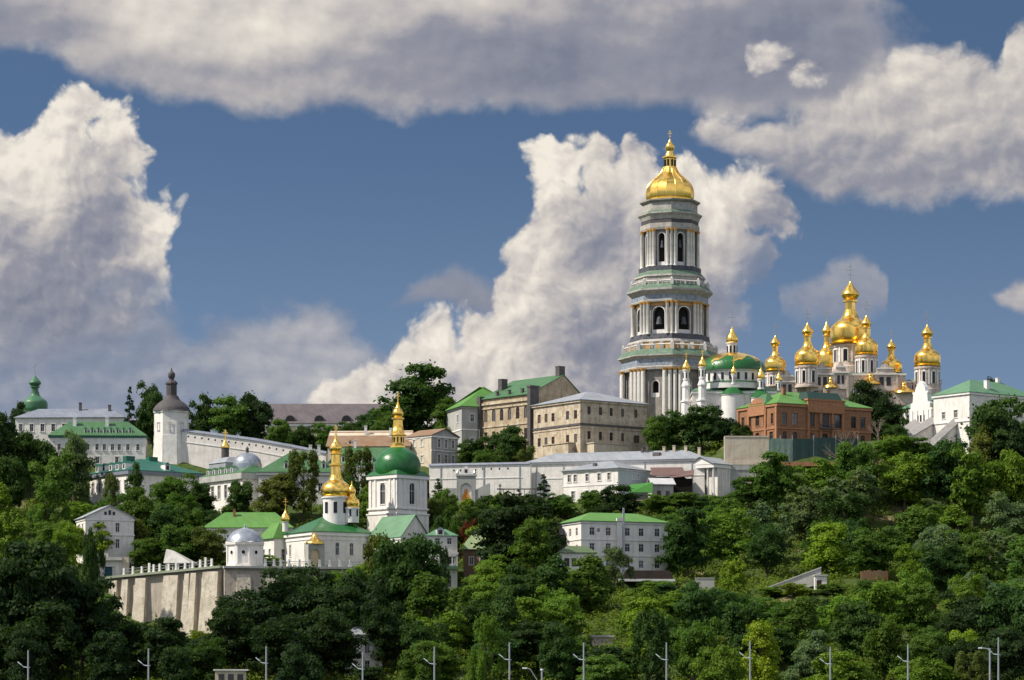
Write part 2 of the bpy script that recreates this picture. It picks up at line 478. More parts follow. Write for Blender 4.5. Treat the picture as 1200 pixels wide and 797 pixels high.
# ------------------------------------------------------------------ mesh collector
class MB:
    def __init__(s, k=1.0):
        s.k, s.v, s.f, s.m = k, [], [], []

    def pts(s, ps):
        i = len(s.v)
        s.v += [(p[0] * s.k, p[1] * s.k, p[2] * s.k) for p in ps]
        return i

    def poly(s, ps, m=0):
        i = s.pts(ps)
        s.f.append(tuple(range(i, i + len(ps))))
        s.m.append(m)

    def box(s, x0, x1, y0, y1, z0, z1, m=0):
        if x0 > x1: x0, x1 = x1, x0
        if y0 > y1: y0, y1 = y1, y0
        i = s.pts([(x0, y0, z0), (x1, y0, z0), (x1, y1, z0), (x0, y1, z0), (x0, y0, z1), (x1, y0, z1), (x1, y1, z1), (x0, y1, z1)])
        for q in ((3, 2, 1, 0), (4, 5, 6, 7), (0, 1, 5, 4), (1, 2, 6, 5), (2, 3, 7, 6), (3, 0, 4, 7)):
            s.f.append(tuple(i + a for a in q))
            s.m.append(m)
        return s

    def hexa(s, b, t, m=0):
        """b, t: four bottom and four top corners, counter-clockwise from above"""
        i = s.pts(list(b) + list(t))
        for q in ((3, 2, 1, 0), (4, 5, 6, 7), (0, 1, 5, 4), (1, 2, 6, 5), (2, 3, 7, 6), (3, 0, 4, 7)):
            s.f.append(tuple(i + a for a in q))
            s.m.append(m)
        return s

    def lathe(s, prof, seg=16, cx=0, cy=0, phase=0.0, m=0, a0=0.0, a1=2 * math.pi):
        """prof: (radius, z) from bottom to top, closed with caps when the radius is not zero"""
        rings = []
        for r, z in prof:
            if r < 1e-4:
                rings.append([s.pts([(cx, cy, z)])])
            else:
                i = s.pts([(cx + r * math.cos(phase + 2 * math.pi * k / seg), cy + r * math.sin(phase + 2 * math.pi * k / seg), z) for k in range(seg)])
                rings.append(list(range(i, i + seg)))
        for a, b in zip(rings, rings[1:]):
            for k in range(seg):
                k2 = (k + 1) % seg
                if len(a) == 1 and len(b) == 1:
                    continue
                if len(a) == 1:
                    q = (a[0], b[k2], b[k])
                elif len(b) == 1:
                    q = (a[k], a[k2], b[0])
                else:
                    q = (a[k], a[k2], b[k2], b[k])
                s.f.append(q)
                s.m.append(m)
        if len(rings[0]) > 1:
            s.f.append(tuple(reversed(rings[0])))
            s.m.append(m)
        if len(rings[-1]) > 1:
            s.f.append(tuple(rings[-1]))
            s.m.append(m)
        return s

    def tube(s, p0, p1, r0, r1=None, seg=6, m=0):
        r1 = r0 if r1 is None else r1
        a, b = Vector(p0), Vector(p1)
        d = (b - a).normalized()
        u = d.cross(Vector((0, 0, 1)) if abs(d.z) < 0.9 else Vector((1, 0, 0))).normalized()
        w = d.cross(u)
        i = s.pts([a + (u * math.cos(2 * math.pi * k / seg) + w * math.sin(2 * math.pi * k / seg)) * r0 for k in range(seg)]
                  + [b + (u * math.cos(2 * math.pi * k / seg) + w * math.sin(2 * math.pi * k / seg)) * r1 for k in range(seg)])
        for k in range(seg):
            k2 = (k + 1) % seg
            s.f.append((i + k, i + k2, i + seg + k2, i + seg + k))
            s.m.append(m)
        s.f.append(tuple(i + seg - 1 - k for k in range(seg)))
        s.f.append(tuple(i + seg + k for k in range(seg)))
        s.m += [m, m]
        return s

    def extrude(s, outline, y0, y1, m=0):
        """closed outline of (x, z) counter-clockwise seen from -y, swept from y0 to y1"""
        n = len(outline)
        i = s.pts([(x, y0, z) for x, z in outline] + [(x, y1, z) for x, z in outline])
        s.f.append(tuple(i + k for k in range(n)))
        s.f.append(tuple(i + n + k for k in reversed(range(n))))
        s.m += [m, m]
        for k in range(n):
            k2 = (k + 1) % n
            s.f.append((i + k2, i + k, i + n + k, i + n + k2))
            s.m.append(m)
        return s

    def mesh(s, name, mats, smooth=False, ang=40):
        me = bpy.data.meshes.new(name)
        me.from_pydata(s.v, [], s.f)
        for q in (mats if isinstance(mats, (list, tuple)) else [mats]):
            me.materials.append(q)
        me.polygons.foreach_set('material_index', s.m)
        if smooth:
            me.polygons.foreach_set('use_smooth', [True] * len(s.f))
            me.set_sharp_from_angle(angle=math.radians(ang))
        me.update()
        return me


def put(name, me, parent=None, loc=None, rz=None, label=None):
    o = bpy.data.objects.new(name, me)
    COL.objects.link(o)
    if parent is not None:
        o.parent = parent
    if loc is not None:
        o.location = loc
    if rz:
        o.rotation_euler = (0, 0, rz)
    if label:
        o['label'] = label
    return o


class T:
    """one thing: an Empty at its base; sizes are given in photo pixels at the thing's distance (k metres each)"""
    def __init__(s, name, label, cat, px, py, Y, rz=0.0, group=None):
        s.k = Y / F
        s.o = bpy.data.objects.new(name, None)
        COL.objects.link(s.o)
        s.o.empty_display_size = 1
        s.o.location = P(px, py, Y)
        s.o.rotation_euler = (0, 0, math.radians(rz))
        s.o['label'], s.o['category'] = label, cat
        if group:
            s.o['group'] = group
        s.px, s.py, s.Y, s.rz = px, py, Y, math.radians(rz)

    def mb(s):
        return MB(s.k)

    def part(s, name, mb, mats, parent=None, smooth=False, label=None, ang=40):
        return put(name, mb.mesh(name, mats, smooth, ang), parent or s.o, label=label)


def single(name, label, cat, px, py, Y, mbf, mats, rz=0.0, group=None, smooth=False, ang=40):
    """a thing that is one mesh"""
    mb = MB(Y / F)
    mbf(mb)
    o = put(name, mb.mesh(name, mats, smooth, ang))
    o.location = P(px, py, Y)
    o.rotation_euler = (0, 0, math.radians(rz))
    o['label'], o['category'] = label, cat
    if group:
        o['group'] = group
    return o


# ------------------------------------------------------------------ facades with real openings
def arch_pts(x0, x1, zs, rise, n=6):
    c, r = (x0 + x1) / 2, (x1 - x0) / 2
    return [(c - r * math.cos(math.pi * i / n), zs + rise * math.sin(math.pi * i / n)) for i in range(n + 1)]


def facade(mb, O, U, N, L, z0, z1, ops, depth, m=0, mr=0):
    """wall plane from point O (x,y) along U for L, outward normal N; ops: (centre, z, w, h, arch)"""
    def W(u, z, d=0.0):
        return (O[0] + U[0] * u - N[0] * d, O[1] + U[1] * u - N[1] * d, z)
    xs = {0.0, L}
    zs = {z0, z1}
    rects = []
    for c, z, w, h, ar in ops:
        a, b, lo, hi = max(0.0, c - w / 2), min(L, c + w / 2), max(z0, z), min(z1, z + h)
        rects.append((a, b, lo, hi, ar))
        xs |= {a, b}
        zs |= {lo, hi}
    xs, zs = sorted(xs), sorted(zs)
    for i in range(len(xs) - 1):
        run = None
        for j in range(len(zs) - 1):
            cx, cz = (xs[i] + xs[i + 1]) / 2, (zs[j] + zs[j + 1]) / 2
            if any(a < cx < b and lo < cz < hi for a, b, lo, hi, _ in rects):
                if run is not None:
                    mb.poly([W(xs[i], run), W(xs[i + 1], run), W(xs[i + 1], zs[j]), W(xs[i], zs[j])], m)
                run = None
            elif run is None:
                run = zs[j]
        if run is not None:
            mb.poly([W(xs[i], run), W(xs[i + 1], run), W(xs[i + 1], zs[-1]), W(xs[i], zs[-1])], m)
    for a, b, lo, hi, ar in rects:
        loop = [(a, lo), (b, lo), (b, hi), (a, hi)]
        if ar:
            rise = min((b - a) / 2, (hi - lo) * 0.5)
            pts = arch_pts(a, b, hi - rise, rise)
            h = len(pts) // 2
            mb.poly([W(a, hi)] + [W(*q) for q in pts[:h + 1]][::1], m)
            mb.poly([W(b, hi)] + [W(*q) for q in reversed(pts[h:])], m)
            mb.poly([W(*pts[h]), W(b, hi), W(a, hi)], m) if abs(pts[h][1] - hi) > 1e-6 else None
            loop = [(a, lo), (b, lo)] + list(reversed(pts))
        for k in range(len(loop)):
            p, q = loop[k], loop[(k + 1) % len(loop)]
            if abs(p[0] - q[0]) + abs(p[1] - q[1]) > 1e-6:
                mb.poly([W(*p), W(*p, depth), W(*q, depth), W(*q)], mr)


WIN = {}


def window_meshes(k, w, h, arch, style):
    """frame mesh (surround, sash bars, sill) and pane mesh, both at the origin facing -y"""
    key = (round(k, 4), round(w, 2), round(h, 2), arch, style)
    if key in WIN:
        return WIN[key]
    fr, pn = MB(k), MB(k)
    t = min(0.5, w * 0.10)
    dy = 0.75
    surround, sashm, bars = style
    # sash bars set back in the opening
    fr.box(-w / 2, -w / 2 + t, dy - 0.25, dy, 0, h, 1)
    fr.box(w / 2 - t, w / 2, dy - 0.25, dy, 0, h, 1)
    fr.box(-w / 2 + t, w / 2 - t, dy - 0.25, dy, 0, t, 1)
    fr.box(-w / 2 + t, w / 2 - t, dy - 0.25, dy, h - t, h, 1)
    if bars:
        fr.box(-t * 0.4, t * 0.4, dy - 0.2, dy, t, h - t, 1)
        fr.box(-w / 2 + t, w / 2 - t, dy - 0.15, dy - 0.01, h * 0.62, h * 0.62 + t * 0.8, 1)
    if surround:
        s_ = surround
        fr.box(-w / 2 - s_, -w / 2 - 0.02, -0.32, 0.0, -0.1, h + 0.1, 0)
        fr.box(w / 2 + 0.02, w / 2 + s_, -0.32, 0.0, -0.1, h + 0.1, 0)
        fr.box(-w / 2 - s_ * 1.3, w / 2 + s_ * 1.3, -0.55, 0.0, h + 0.1, h + 0.1 + s_ * 1.1, 0)
        fr.box(-w / 2 - s_ * 1.4, w / 2 + s_ * 1.4, -0.7, 0.0, -0.1 - s_ * 0.8, -0.1, 0)
    if arch:
        r = min(w / 2, h * 0.5)
        pn.poly([(x, dy + 0.05, z) for x, z in [(-w / 2, 0), (w / 2, 0)] + list(reversed(arch_pts(-w / 2, w / 2, h - r, r)))])
    else:
        pn.poly([(-w / 2, dy + 0.05, 0), (w / 2, dy + 0.05, 0), (w / 2, dy + 0.05, h), (-w / 2, dy + 0.05, h)])
    res = (fr.mesh('window', [surround_mat(sashm), FRAMEW if 'dark' not in sashm else FRAMED]), pn.mesh('pane', GLASS))
    WIN[key] = res
    return res


def surround_mat(s):
    return {'brick': BRICKT, 'brickdark': BRICKT, 'dark': TRIM, 'stone': STONE2}.get(s, TRIM)


WS_PLAIN = (0.0, 'white', True)
WS_TRIM = (0.7, 'white', True)
WS_DARK = (0.0, 'dark', True)
WS_BROWN = (0.7, 'brickdark', True)
WS_BRICK = (0.7, 'brick', True)


WRND = random.Random(9)
CURT = mat('curtained_glass', (0.14, 0.135, 0.125), (0.05, 0.05, 0.05), 0.3, scale=1.5)
GLASSB = mat('grey_blue_glass', (0.05, 0.062, 0.08), (0.03, 0.035, 0.045), 0.06, spec=0.8)  # lighter grey-blue pane, picked at random
SHUT = mat('brown_shutter', (0.10, 0.075, 0.055), (0.06, 0.045, 0.035), 0.7)


def add_window(t, x, y, z, w, h, rz, arch=False, style=WS_PLAIN, name='window', parent=None):
    fm, pm = window_meshes(t.k, w, h, arch, style)
    o = put(name, fm, parent or t.o, (x * t.k, y * t.k, z * t.k), rz)
    pn = put('pane', pm, o)
    q = WRND.random()
    if q < 0.30:
        pn.material_slots[0].link = 'OBJECT'
        pn.material_slots[0].material = CURT if q < 0.12 else (GLASSB if q < 0.2 else SHUT)
    return o


def walls(t, Lx, Ly, z0, z1, f=(), l=(), r=(), b=(), m=WHITE, x0=0, y0=0, style=WS_PLAIN, depth=1.0, name='wall', extra=None):
    """four walls; openings as (fraction along the face, z, w, h[, arch[, style]]); left face runs from its far end to the front corner"""
    mb = t.mb()
    faces = (((x0, y0), (1, 0), (0, -1), Lx, f, 0.0), ((x0, y0 + Ly), (0, -1), (-1, 0), Ly, l, -math.pi / 2),
             ((x0 + Lx, y0), (0, 1), (1, 0), Ly, r, math.pi / 2), ((x0 + Lx, y0 + Ly), (-1, 0), (0, 1), Lx, b, math.pi))
    wins = []
    for O, U, N, L, ops, rz in faces:
        oo = []
        for op in ops:
            fr, z, w, h = op[:4]
            ar = bool(op[4]) if len(op) > 4 else False
            st = op[5] if len(op) > 5 else style
            c = fr * L
            oo.append((c, z, w, h, ar))
            wins.append((O[0] + U[0] * c, O[1] + U[1] * c, z, w, h, rz, ar, st))
        facade(mb, O, U, N, L, z0, z1, oo, depth)
    mb.poly([(x0, y0, z1), (x0 + Lx, y0, z1), (x0 + Lx, y0 + Ly, z1), (x0, y0 + Ly, z1)])
    if extra:
        extra(mb)
    o = t.part(name, mb, [m])
    for x, y, z, w, h, rz, ar, st in wins:
        if st is not None:
            add_window(t, x, y, z, w, h, rz, ar, st)
    return o


def band(t, Lx, Ly, z0, z1, out, m=TRIM, x0=0, y0=0, name='cornice'):
    mb = t.mb()
    mb.box(x0 - out, x0 + Lx + out, y0 - out, y0 + Ly + out, z0, z1)
    return t.part(name, mb, [m])


def hip(t, Lx, Ly, z, h, over=1.5, m=ZINC, x0=0, y0=0, inset=None, axis=None, th=0.6, name='roof', label=None):
    a, b, c, d = x0 - over, x0 + Lx + over, y0 - over, y0 + Ly + over
    axis = axis or ('x' if Lx >= Ly else 'y')
    mb = t.mb()
    if inset is None:
        inset = min(Lx, Ly) / 2 + over
    if axis == 'x':
        r0, r1 = (a + inset, (c + d) / 2, z + h), (b - inset, (c + d) / 2, z + h)
    else:
        r0, r1 = ((a + b) / 2, c + inset, z + h), ((a + b) / 2, d - inset, z + h)
    A, B_, C_, D = (a, c, z + th), (b, c, z + th), (b, d, z + th), (a, d, z + th)
    if axis == 'x':
        mb.poly([A, B_, r1, r0]); mb.poly([B_, C_, r1]); mb.poly([C_, D, r0, r1]); mb.poly([D, A, r0])
    else:
        mb.poly([A, B_, r0]); mb.poly([B_, C_, r1, r0]); mb.poly([C_, D, r1]); mb.poly([D, A, r0, r1])
    a0, b0, c0, d0 = (a, c, z), (b, c, z), (b, d, z), (a, d, z)
    mb.poly([a0, b0, B_, A]); mb.poly([b0, c0, C_, B_]); mb.poly([c0, d0, D, C_]); mb.poly([d0, a0, A, D]); mb.poly([d0, c0, b0, a0])
    return t.part(name, mb, [m], label=label)


def gable(t, Lx, Ly, z, h, over=1.5, m=ZINC, wm=WHITE, x0=0, y0=0, axis='x', th=0.7, off=0.5, name='roof', endover=None):
    """ridge along axis; gable ends filled with wall material"""
    eo = over if endover is None else endover
    mb = t.mb()
    if axis == 'x':
        prof = [(y0 - over, z), (y0 + Ly * off, z + h), (y0 + Ly + over, z)]
        mk = lambda u, p, dz: (u, p[0], p[1] + dz)
        lo, hi = x0 - eo, x0 + Lx + eo
    else:
        prof = [(x0 - over, z), (x0 + Lx * off, z + h), (x0 + Lx + over, z)]
        mk = lambda u, p, dz: (p[0], u, p[1] + dz)
        lo, hi = y0 - eo, y0 + Ly + eo
    for p, q in ((prof[0], prof[1]), (prof[1], prof[2])):
        c = [mk(lo, p, 0), mk(hi, p, 0), mk(hi, q, 0), mk(lo, q, 0)]
        d = [mk(lo, p, th), mk(hi, p, th), mk(hi, q, th), mk(lo, q, th)]
        mb.hexa(c, d) if axis == 'x' else mb.hexa(c[::-1], d[::-1])
    o = t.part(name, mb, [m])
    if wm is not None:
        s = over / (Ly * off + over) if axis == 'x' else over / (Lx * off + over)
        zb = z - 0.05
        for e in (0, 1):
            g = t.mb()
            if axis == 'x':
                u = x0 + Lx - 0.03 if e else x0 + 0.03
                g.poly([(u, y0, zb), (u, y0 + Ly, zb), (u, y0 + Ly, z + h * s), (u, y0 + Ly * off, z + h), (u, y0, z + h * s)])
            else:
                u = y0 + Ly - 0.03 if e else y0 + 0.03
                g.poly([(x0, u, zb), (x0 + Lx, u, zb), (x0 + Lx, u, z + h * s), (x0 + Lx * off, u, z + h), (x0, u, z + h * s)])
            t.part('gable', g, [wm])
    return o


def chimney(t, x, y, z0, z1, w=2.2, d=2.2, m=STONE2, parent=None, cap=True):
    mb = t.mb()
    mb.box(x - w / 2, x + w / 2, y - d / 2, y + d / 2, z0, z1)
    if cap:
        mb.box(x - w / 2 - 0.35, x + w / 2 + 0.35, y - d / 2 - 0.35, y + d / 2 + 0.35, z1, z1 + 0.7)
    return t.part('chimney', mb, [m], parent)


def dormer(t, x, y, z, w, h, d, m_wall=TRIM, m_roof=G_ROOF2, arch=False, parent=None, rz=0.0):
    """small roof window: front at (x, y), going back d"""
    mb = t.mb()
    f = h * 0.75
    mb.box(-w / 2, w / 2, 0, d, 0, f, 0)
    mb.extrude([(-w / 2 - .3, f), (w / 2 + .3, f), (0, h + 0.5)], -0.3, d, 1)
    o = put('dormer', mb.mesh('dormer', [m_wall, m_roof]), parent or t.o, (x * t.k, y * t.k, z * t.k), rz)
    pm = t.mb()
    pm.box(-w * 0.28, w * 0.28, -0.12, 0.0, f * 0.15, f * 0.9)
    put('pane', pm.mesh('pane', GLASS), o)
    return o


def smoothprof(pts, n=5):
    """Catmull-Rom through (r, z)"""
    out = []
    for i in range(len(pts) - 1):
        p0, p1, p2, p3 = pts[max(i - 1, 0)], pts[i], pts[i + 1], pts[min(i + 2, len(pts) - 1)]
        for k in range(n):
            s = k / n
            q = [0.5 * ((2 * p1[j]) + (-p0[j] + p2[j]) * s + (2 * p0[j] - 5 * p1[j] + 4 * p2[j] - p3[j]) * s * s + (-p0[j] + 3 * p1[j] - 3 * p2[j] + p3[j]) * s ** 3) for j in (0, 1)]
            out.append((max(q[0], 0.0), q[1]))
    out.append(pts[-1])
    return out


def cross_mb(mb, x, y, z, h, w=None, t=0.45):
    w = w or h * 0.5
    mb.box(x - t / 2, x + t / 2, y - t / 2, y + t / 2, z, z + h)
    mb.box(x - w / 2, x + w / 2, y - t / 2 + .02, y + t / 2 - .02, z + h * 0.62, z + h * 0.62 + t)
    mb.box(x - w * 0.27, x + w * 0.27, y - t / 2 + .02, y + t / 2 - .02, z + h * 0.80, z + h * 0.80 + t * .8)
    mb.hexa([(x - w * .28, y - t / 2 + .02, z + h * .40), (x + w * .28, y - t / 2 + .02, z + h * .32), (x + w * .28, y + t / 2 - .02, z + h * .32), (x - w * .28, y + t / 2 - .02, z + h * .40)],
            [(x - w * .28, y - t / 2 + .02, z + h * .40 + t * .8), (x + w * .28, y - t / 2 + .02, z + h * .32 + t * .8), (x + w * .28, y + t / 2 - .02, z + h * .32 + t * .8), (x - w * .28, y + t / 2 - .02, z + h * .40 + t * .8)])


def onion(R, H, base=0.0):
    """onion dome profile of greatest radius R and height H"""
    return smoothprof([(R * 0.80, base), (R * 0.97, base + H * .10), (R, base + H * .22), (R * .93, base + H * .36), (R * .70, base + H * .52), (R * .40, base + H * .68), (R * .20, base + H * .84), (R * 0.10, base + H)])


def baroque_top(t, x, y, z, R, H, cross_h=12, seg=16, m=GOLD, cm=GOLD, phase=0.2, parent=None, neck=0.30, seg_smooth=True, cross_t=0.5):
    """pear dome, small lantern, little bulb, cross: the Ukrainian baroque cupola. H = dome to top of the bulb"""
    d = t.mb()
    d.lathe([(R * 1.03, z - 0.25), (R * 1.05, z + H * 0.02)] + smoothprof([(R * .92, z + H * .025), (R, z + H * .085), (R * 1.02, z + H * .19), (R * .98, z + H * .275), (R * .80, z + H * .345), (R * .54, z + H * .405), (R * .38, z + H * .47), (R * neck, z + H * .55)]), seg, x, y, phase)
    dome = t.part('dome', d, [m], parent, smooth=True, ang=28)
    q = t.mb()
    q.lathe([(R * neck * .85, z + H * .52), (R * neck * .85, z + H * .67), (R * neck * 1.25, z + H * .675), (R * neck * 1.25, z + H * .70)], 8, x, y, phase)
    t.part('lantern', q, [m], dome, smooth=True)
    q = t.mb()
    q.lathe(smoothprof([(R * neck * .8, z + H * .70), (R * neck * 1.35, z + H * .76), (R * neck * 1.45, z + H * .81), (R * neck * .9, z + H * .89), (R * neck * .35, z + H * .96), (0.12, z + H * 1.02)]), 12, x, y, phase)
    t.part('finial', q, [m], dome, smooth=True)
    if cross_h:
        q = t.mb()
        cross_mb(q, x, y, z + H, cross_h, t=cross_t)
        t.part('cross', q, [cm], dome)
    return dome
# ------------------------------------------------------------------ ground anchors (x, Y, z) and picture areas that trees must leave open
ANCH = []
KEEP = []      # px0, py0, px1, py1, Y
FOOT = []      # px0, px1, Y0, Y1


def ground(px, py, Y, px1=None, depth=0.0, Y1=None):
    n = 4 if px1 is not None else 1
    for i in range(n):
        q = px if n == 1 else px + (px1 - px) * i / (n - 1)
        for dY in ([0.0, depth] if depth else [0.0]):
            p = P(q, py, Y)
            ANCH.append((p.x, Y + dY, p.z))


def keep(x0, y0, x1, y1, Y, foot=None):
    KEEP.append((x0, y0, x1, y1, Y))
    if foot:
        FOOT.append((x0, x1, Y - 7, Y + foot))


# ------------------------------------------------------------------ great bell tower
def great_tower():
    t = T('bell_tower', 'tall white tiered bell tower with columns under a golden dome', 'bell tower', 785, 520, 960)
    ground(750, 505, 950, 820, 30)
    keep(722, 160, 848, 462, 960, 30)
    k45 = math.pi / 4

    def face_walls(name, R, z0, z1, w, hz0, hz1, mats, depth=3.0, bell=True):
        mb = t.mb()
        for i in range(8):
            a0, a1 = i * k45, (i + 1) * k45
            p0, p1 = Vector((R * math.cos(a0), R * math.sin(a0))), Vector((R * math.cos(a1), R * math.sin(a1)))
            am = (a0 + a1) / 2
            N = (math.cos(am), math.sin(am))
            U = (-N[1], N[0])
            L = (p1 - p0).length
            facade(mb, (p0.x, p0.y), U, N, L, z0, z1, [(L / 2, hz0, w, hz1 - hz0, True)] if w else [], depth)
        o = t.part(name, mb, mats)
        if w:
            core = t.mb()
            core.lathe([(R * math.cos(k45 / 2) - depth, z0), (R * math.cos(k45 / 2) - depth, z1)], 8)
            t.part('bell_chamber', core, [VOID], o)
            for i in range(8):
                am = (i + 0.5) * k45
                ap = R * math.cos(k45 / 2)
                # moulded frame round each arch
                fr = t.mb()
                rr = w / 2
                out = [(-rr - 1.0, hz0)] + [(x, z) for x, z in arch_pts(-rr - 1.0, rr + 1.0, hz1 - rr, rr + 1.0, 8)] + [(rr + 1.0, hz0)]
                inn = [(-rr - .02, hz0)] + [(x, z) for x, z in arch_pts(-rr - .02, rr + .02, hz1 - rr, rr + .02, 8)] + [(rr + .02, hz0)]
                for q in range(len(out) - 1):
                    A, B_, C_, D = out[q], out[q + 1], inn[q + 1], inn[q]
                    fr.hexa([(A[0], -.5, A[1]), (D[0], -.5, D[1]), (D[0], 0, D[1]), (A[0], 0, A[1])], [(B_[0], -.5, B_[1]), (C_[0], -.5, C_[1]), (C_[0], 0, C_[1]), (B_[0], 0, B_[1])])
                # low parapet, and the bell hanging inside
                fr.box(-rr, rr, 0.3, 1.2, hz0, hz0 + 5)
                put('arch_frame', fr.mesh('arch_frame', [TRIM]), o, (ap * math.cos(am) * t.k, ap * math.sin(am) * t.k, 0), am + math.pi / 2)
                if not bell:
                    continue
                b = t.mb()
                bz = hz1 - rr - 6
                b.lathe(smoothprof([(rr * .55, bz - 7), (rr * .42, bz - 4), (rr * .34, bz), (rr * .1, bz + 2)], 3), 10)
                put('bell', b.mesh('bell', [DARKP], True), o, ((ap - 1.6) * math.cos(am) * t.k, (ap - 1.6) * math.sin(am) * t.k, 0))
        return o

    def columns(tier, R, r, z0, z1, offs, seg=8, cap=OCHRE):
        mb = t.mb()
        mb.lathe([(r * 1.35, z0), (r * 1.35, z0 + 1.2), (r, z0 + 1.8), (r * .86, z1 - 3), (r * .9, z1 - 2.9)], seg)
        mb.lathe([(r * .9, z1 - 3), (r * 1.35, z1 - .8), (r * 1.45, z1)], seg, m=1)
        me = mb.mesh('column', [TOWERC, cap], True)
        for i in range(8):
            a = i * k45
            for d in offs:
                x, y = R * math.cos(a) - d * math.sin(a), R * math.sin(a) + d * math.cos(a)
                put('column', me, tier, (x * t.k, y * t.k, 0))

    def ring(name, prof, m, parent=None, seg=8):
        mb = t.mb()
        mb.lathe(prof, seg)
        return t.part(name, mb, [m], parent)

    def rail(R, z0, z1, skirt=None):
        mb = t.mb()
        for i in range(8):
            a0, a1 = i * k45, (i + 1) * k45
            p0, p1 = (R * math.cos(a0), R * math.sin(a0)), (R * math.cos(a1), R * math.sin(a1))
            mb.box(p0[0] - 1.8, p0[0] + 1.8, p0[1] - 1.8, p0[1] + 1.8, z0, z1)
            mb.lathe([(1.0, z1), (1.3, z1 + 1), (0.3, z1 + 2.4)], 6, p0[0], p0[1])
            n = 6
            for q in range(1, n):
                f = q / n
                x, y = p0[0] + (p1[0] - p0[0]) * f, p0[1] + (p1[1] - p0[1]) * f
                if q == 3:
                    mb.box(x - 1.1, x + 1.1, y - 1.1, y + 1.1, z0, z1 - .6)
                else:
                    mb.box(x - .45, x + .45, y - .45, y + .45, z0, z1 - 2)
            mb.tube((*p0, z1 - 1.6), (*p1, z1 - 1.6), .75, seg=4)
        return t.part('balustrade', mb, [TOWERC])

    # lowest tier
    t1 = ring('base_tier', [(62, -40), (62, 14), (64, 15), (64, 19), (59, 22)], TOWERW)
    # second tier
    t2 = face_walls('tier', 53, 21, 84, 8, 50, 69, [TOWERW], 4, bell=False)
    columns(t2, 56, 2.7, 21, 83, (-9.0, -3.0, 3.0, 9.0))
    ring('architrave', [(58, 82), (58.6, 85), (57.6, 86)], TOWERK)
    ring('frieze', [(57, 86), (57, 95)], CERAMIC)
    ring('cornice', [(57.4, 94.6), (59, 96.5), (61.5, 97.6), (61.5, 99)], TOWERK)
    ring('ledge_roof', [(61.2, 98.9), (55, 106)], G_COPPER)
    rail(54.5, 104.5, 112.5)
    ring('ornament_band', [(49.5, 104), (49.5, 114.5)], OCHRE)
    mb = t.mb()
    for i in range(8):
        for f in (0.0, 0.33, 0.66):
            a0, a1 = i * k45, (i + 1) * k45
            x = 49.8 * (math.cos(a0) * (1 - f) + math.cos(a1) * f)
            y = 49.8 * (math.sin(a0) * (1 - f) + math.sin(a1) * f)
            mb.box(x - 2.2, x + 2.2, y - 2.2, y + 2.2, 105, 114)
    t.part('pedestal', mb, [TOWERC])
    ring('plinth_cornice', [(49.5, 113.5), (50.5, 115), (48, 118)], TOWERK)
    ring('dark_plinth', [(47, 117.5), (47, 120), (46.2, 124.5)], DARKP)
    # third tier
    t3 = face_walls('tier', 41.5, 124, 163, 14.5, 124.5, 156, [TOWERW], 5)
    ring('ochre_band', [(42.0, 157.6), (42.0, 162.6)], OCHRE, t3)
    columns(t3, 43.6, 2.0, 124, 162, (-5.2, 0.0, 5.2))
    ring('architrave', [(45.4, 161.6), (45.8, 163.5), (45.4, 164)], TOWERK)
    ring('frieze', [(44.8, 163.8), (44.8, 170.5)], CERAMIC)
    ring('cornice', [(45.2, 170), (48, 172.5), (50.5, 175), (50.5, 177)], TOWERK)
    ring('ledge_roof', [(50.2, 176.8), (43, 184)], G_COPPER)
    rail(44.5, 181, 187.5)
    ring('attic', [(40.5, 181), (40.5, 191), (42, 192), (41.5, 194)], TOWERK)
    ring('ledge_roof', [(41.2, 193.8), (36.6, 199)], G_COPPER)
    ring('dark_plinth', [(36.4, 197.5), (36.6, 204.5)], DARKP)
    # fourth tier
    t4 = face_walls('tier', 31, 204, 248, 8, 204.5, 243, [TOWERW], 4)
    columns(t4, 32.6, 2.0, 204, 247.5, (-4.4, 0.0, 4.4))
    ring('architrave', [(34, 247), (34.8, 249.5), (34.6, 254.5)], TOWERK)
    ring('dark_band', [(33.6, 254), (33.6, 259.5)], SHINGLE)
    ring('cornice', [(34, 259), (35.5, 263), (37.8, 265.6), (37.8, 267.3)], TOWERK)
    ring('ledge_roof', [(37.5, 267.1), (32.4, 270)], G_COPPER)
    ring('attic', [(32.4, 268.5), (32.4, 279.3)], TOWERK)
    ring('cornice', [(33, 279), (35.6, 281), (35.6, 282.6), (28, 283.6)], TOWERW)
    d = t.mb()
    d.lathe([(28.2, 282.8), (28.2, 284.6)] + smoothprof([(27.0, 284.6), (28.0, 288), (28.4, 293.5), (26.8, 300), (22.8, 306), (16.6, 311.5), (10.8, 317), (7.4, 324)]), 16, 0, 0, 0.2)
    dome = t.part('dome', d, [GOLD], smooth=True, ang=16)
    for i in range(16):
        r = t.mb()
        a = 0.2 + i * math.pi / 8
        pr = smoothprof([(27.0, 284.6), (28.0, 288), (28.4, 293.5), (26.8, 300), (22.8, 306), (16.6, 311.5), (10.8, 317), (7.4, 324)], 2)
        for (r0, z0), (r1, z1) in zip(pr, pr[1:]):
            r.tube((r0 * math.cos(a), r0 * math.sin(a), z0), (r1 * math.cos(a), r1 * math.sin(a), z1), .45, seg=4)
        t.part('rib', r, [GOLD], dome)
    la = t.mb()
    la.lathe([(6.3, 323.5), (6.3, 334)], 8, m=0)
    for i in range(8):
        a = (i + .5) * k45
        la.tube((6.4 * math.cos(a), 6.4 * math.sin(a), 325), (6.4 * math.cos(a), 6.4 * math.sin(a), 332.5), 1.3, seg=4, m=1)
    la.lathe([(7, 333.8), (8.6, 334.6), (8.6, 336)], 12)
    t.part('lantern', la, [GOLD, VOID], dome)
    f = t.mb()
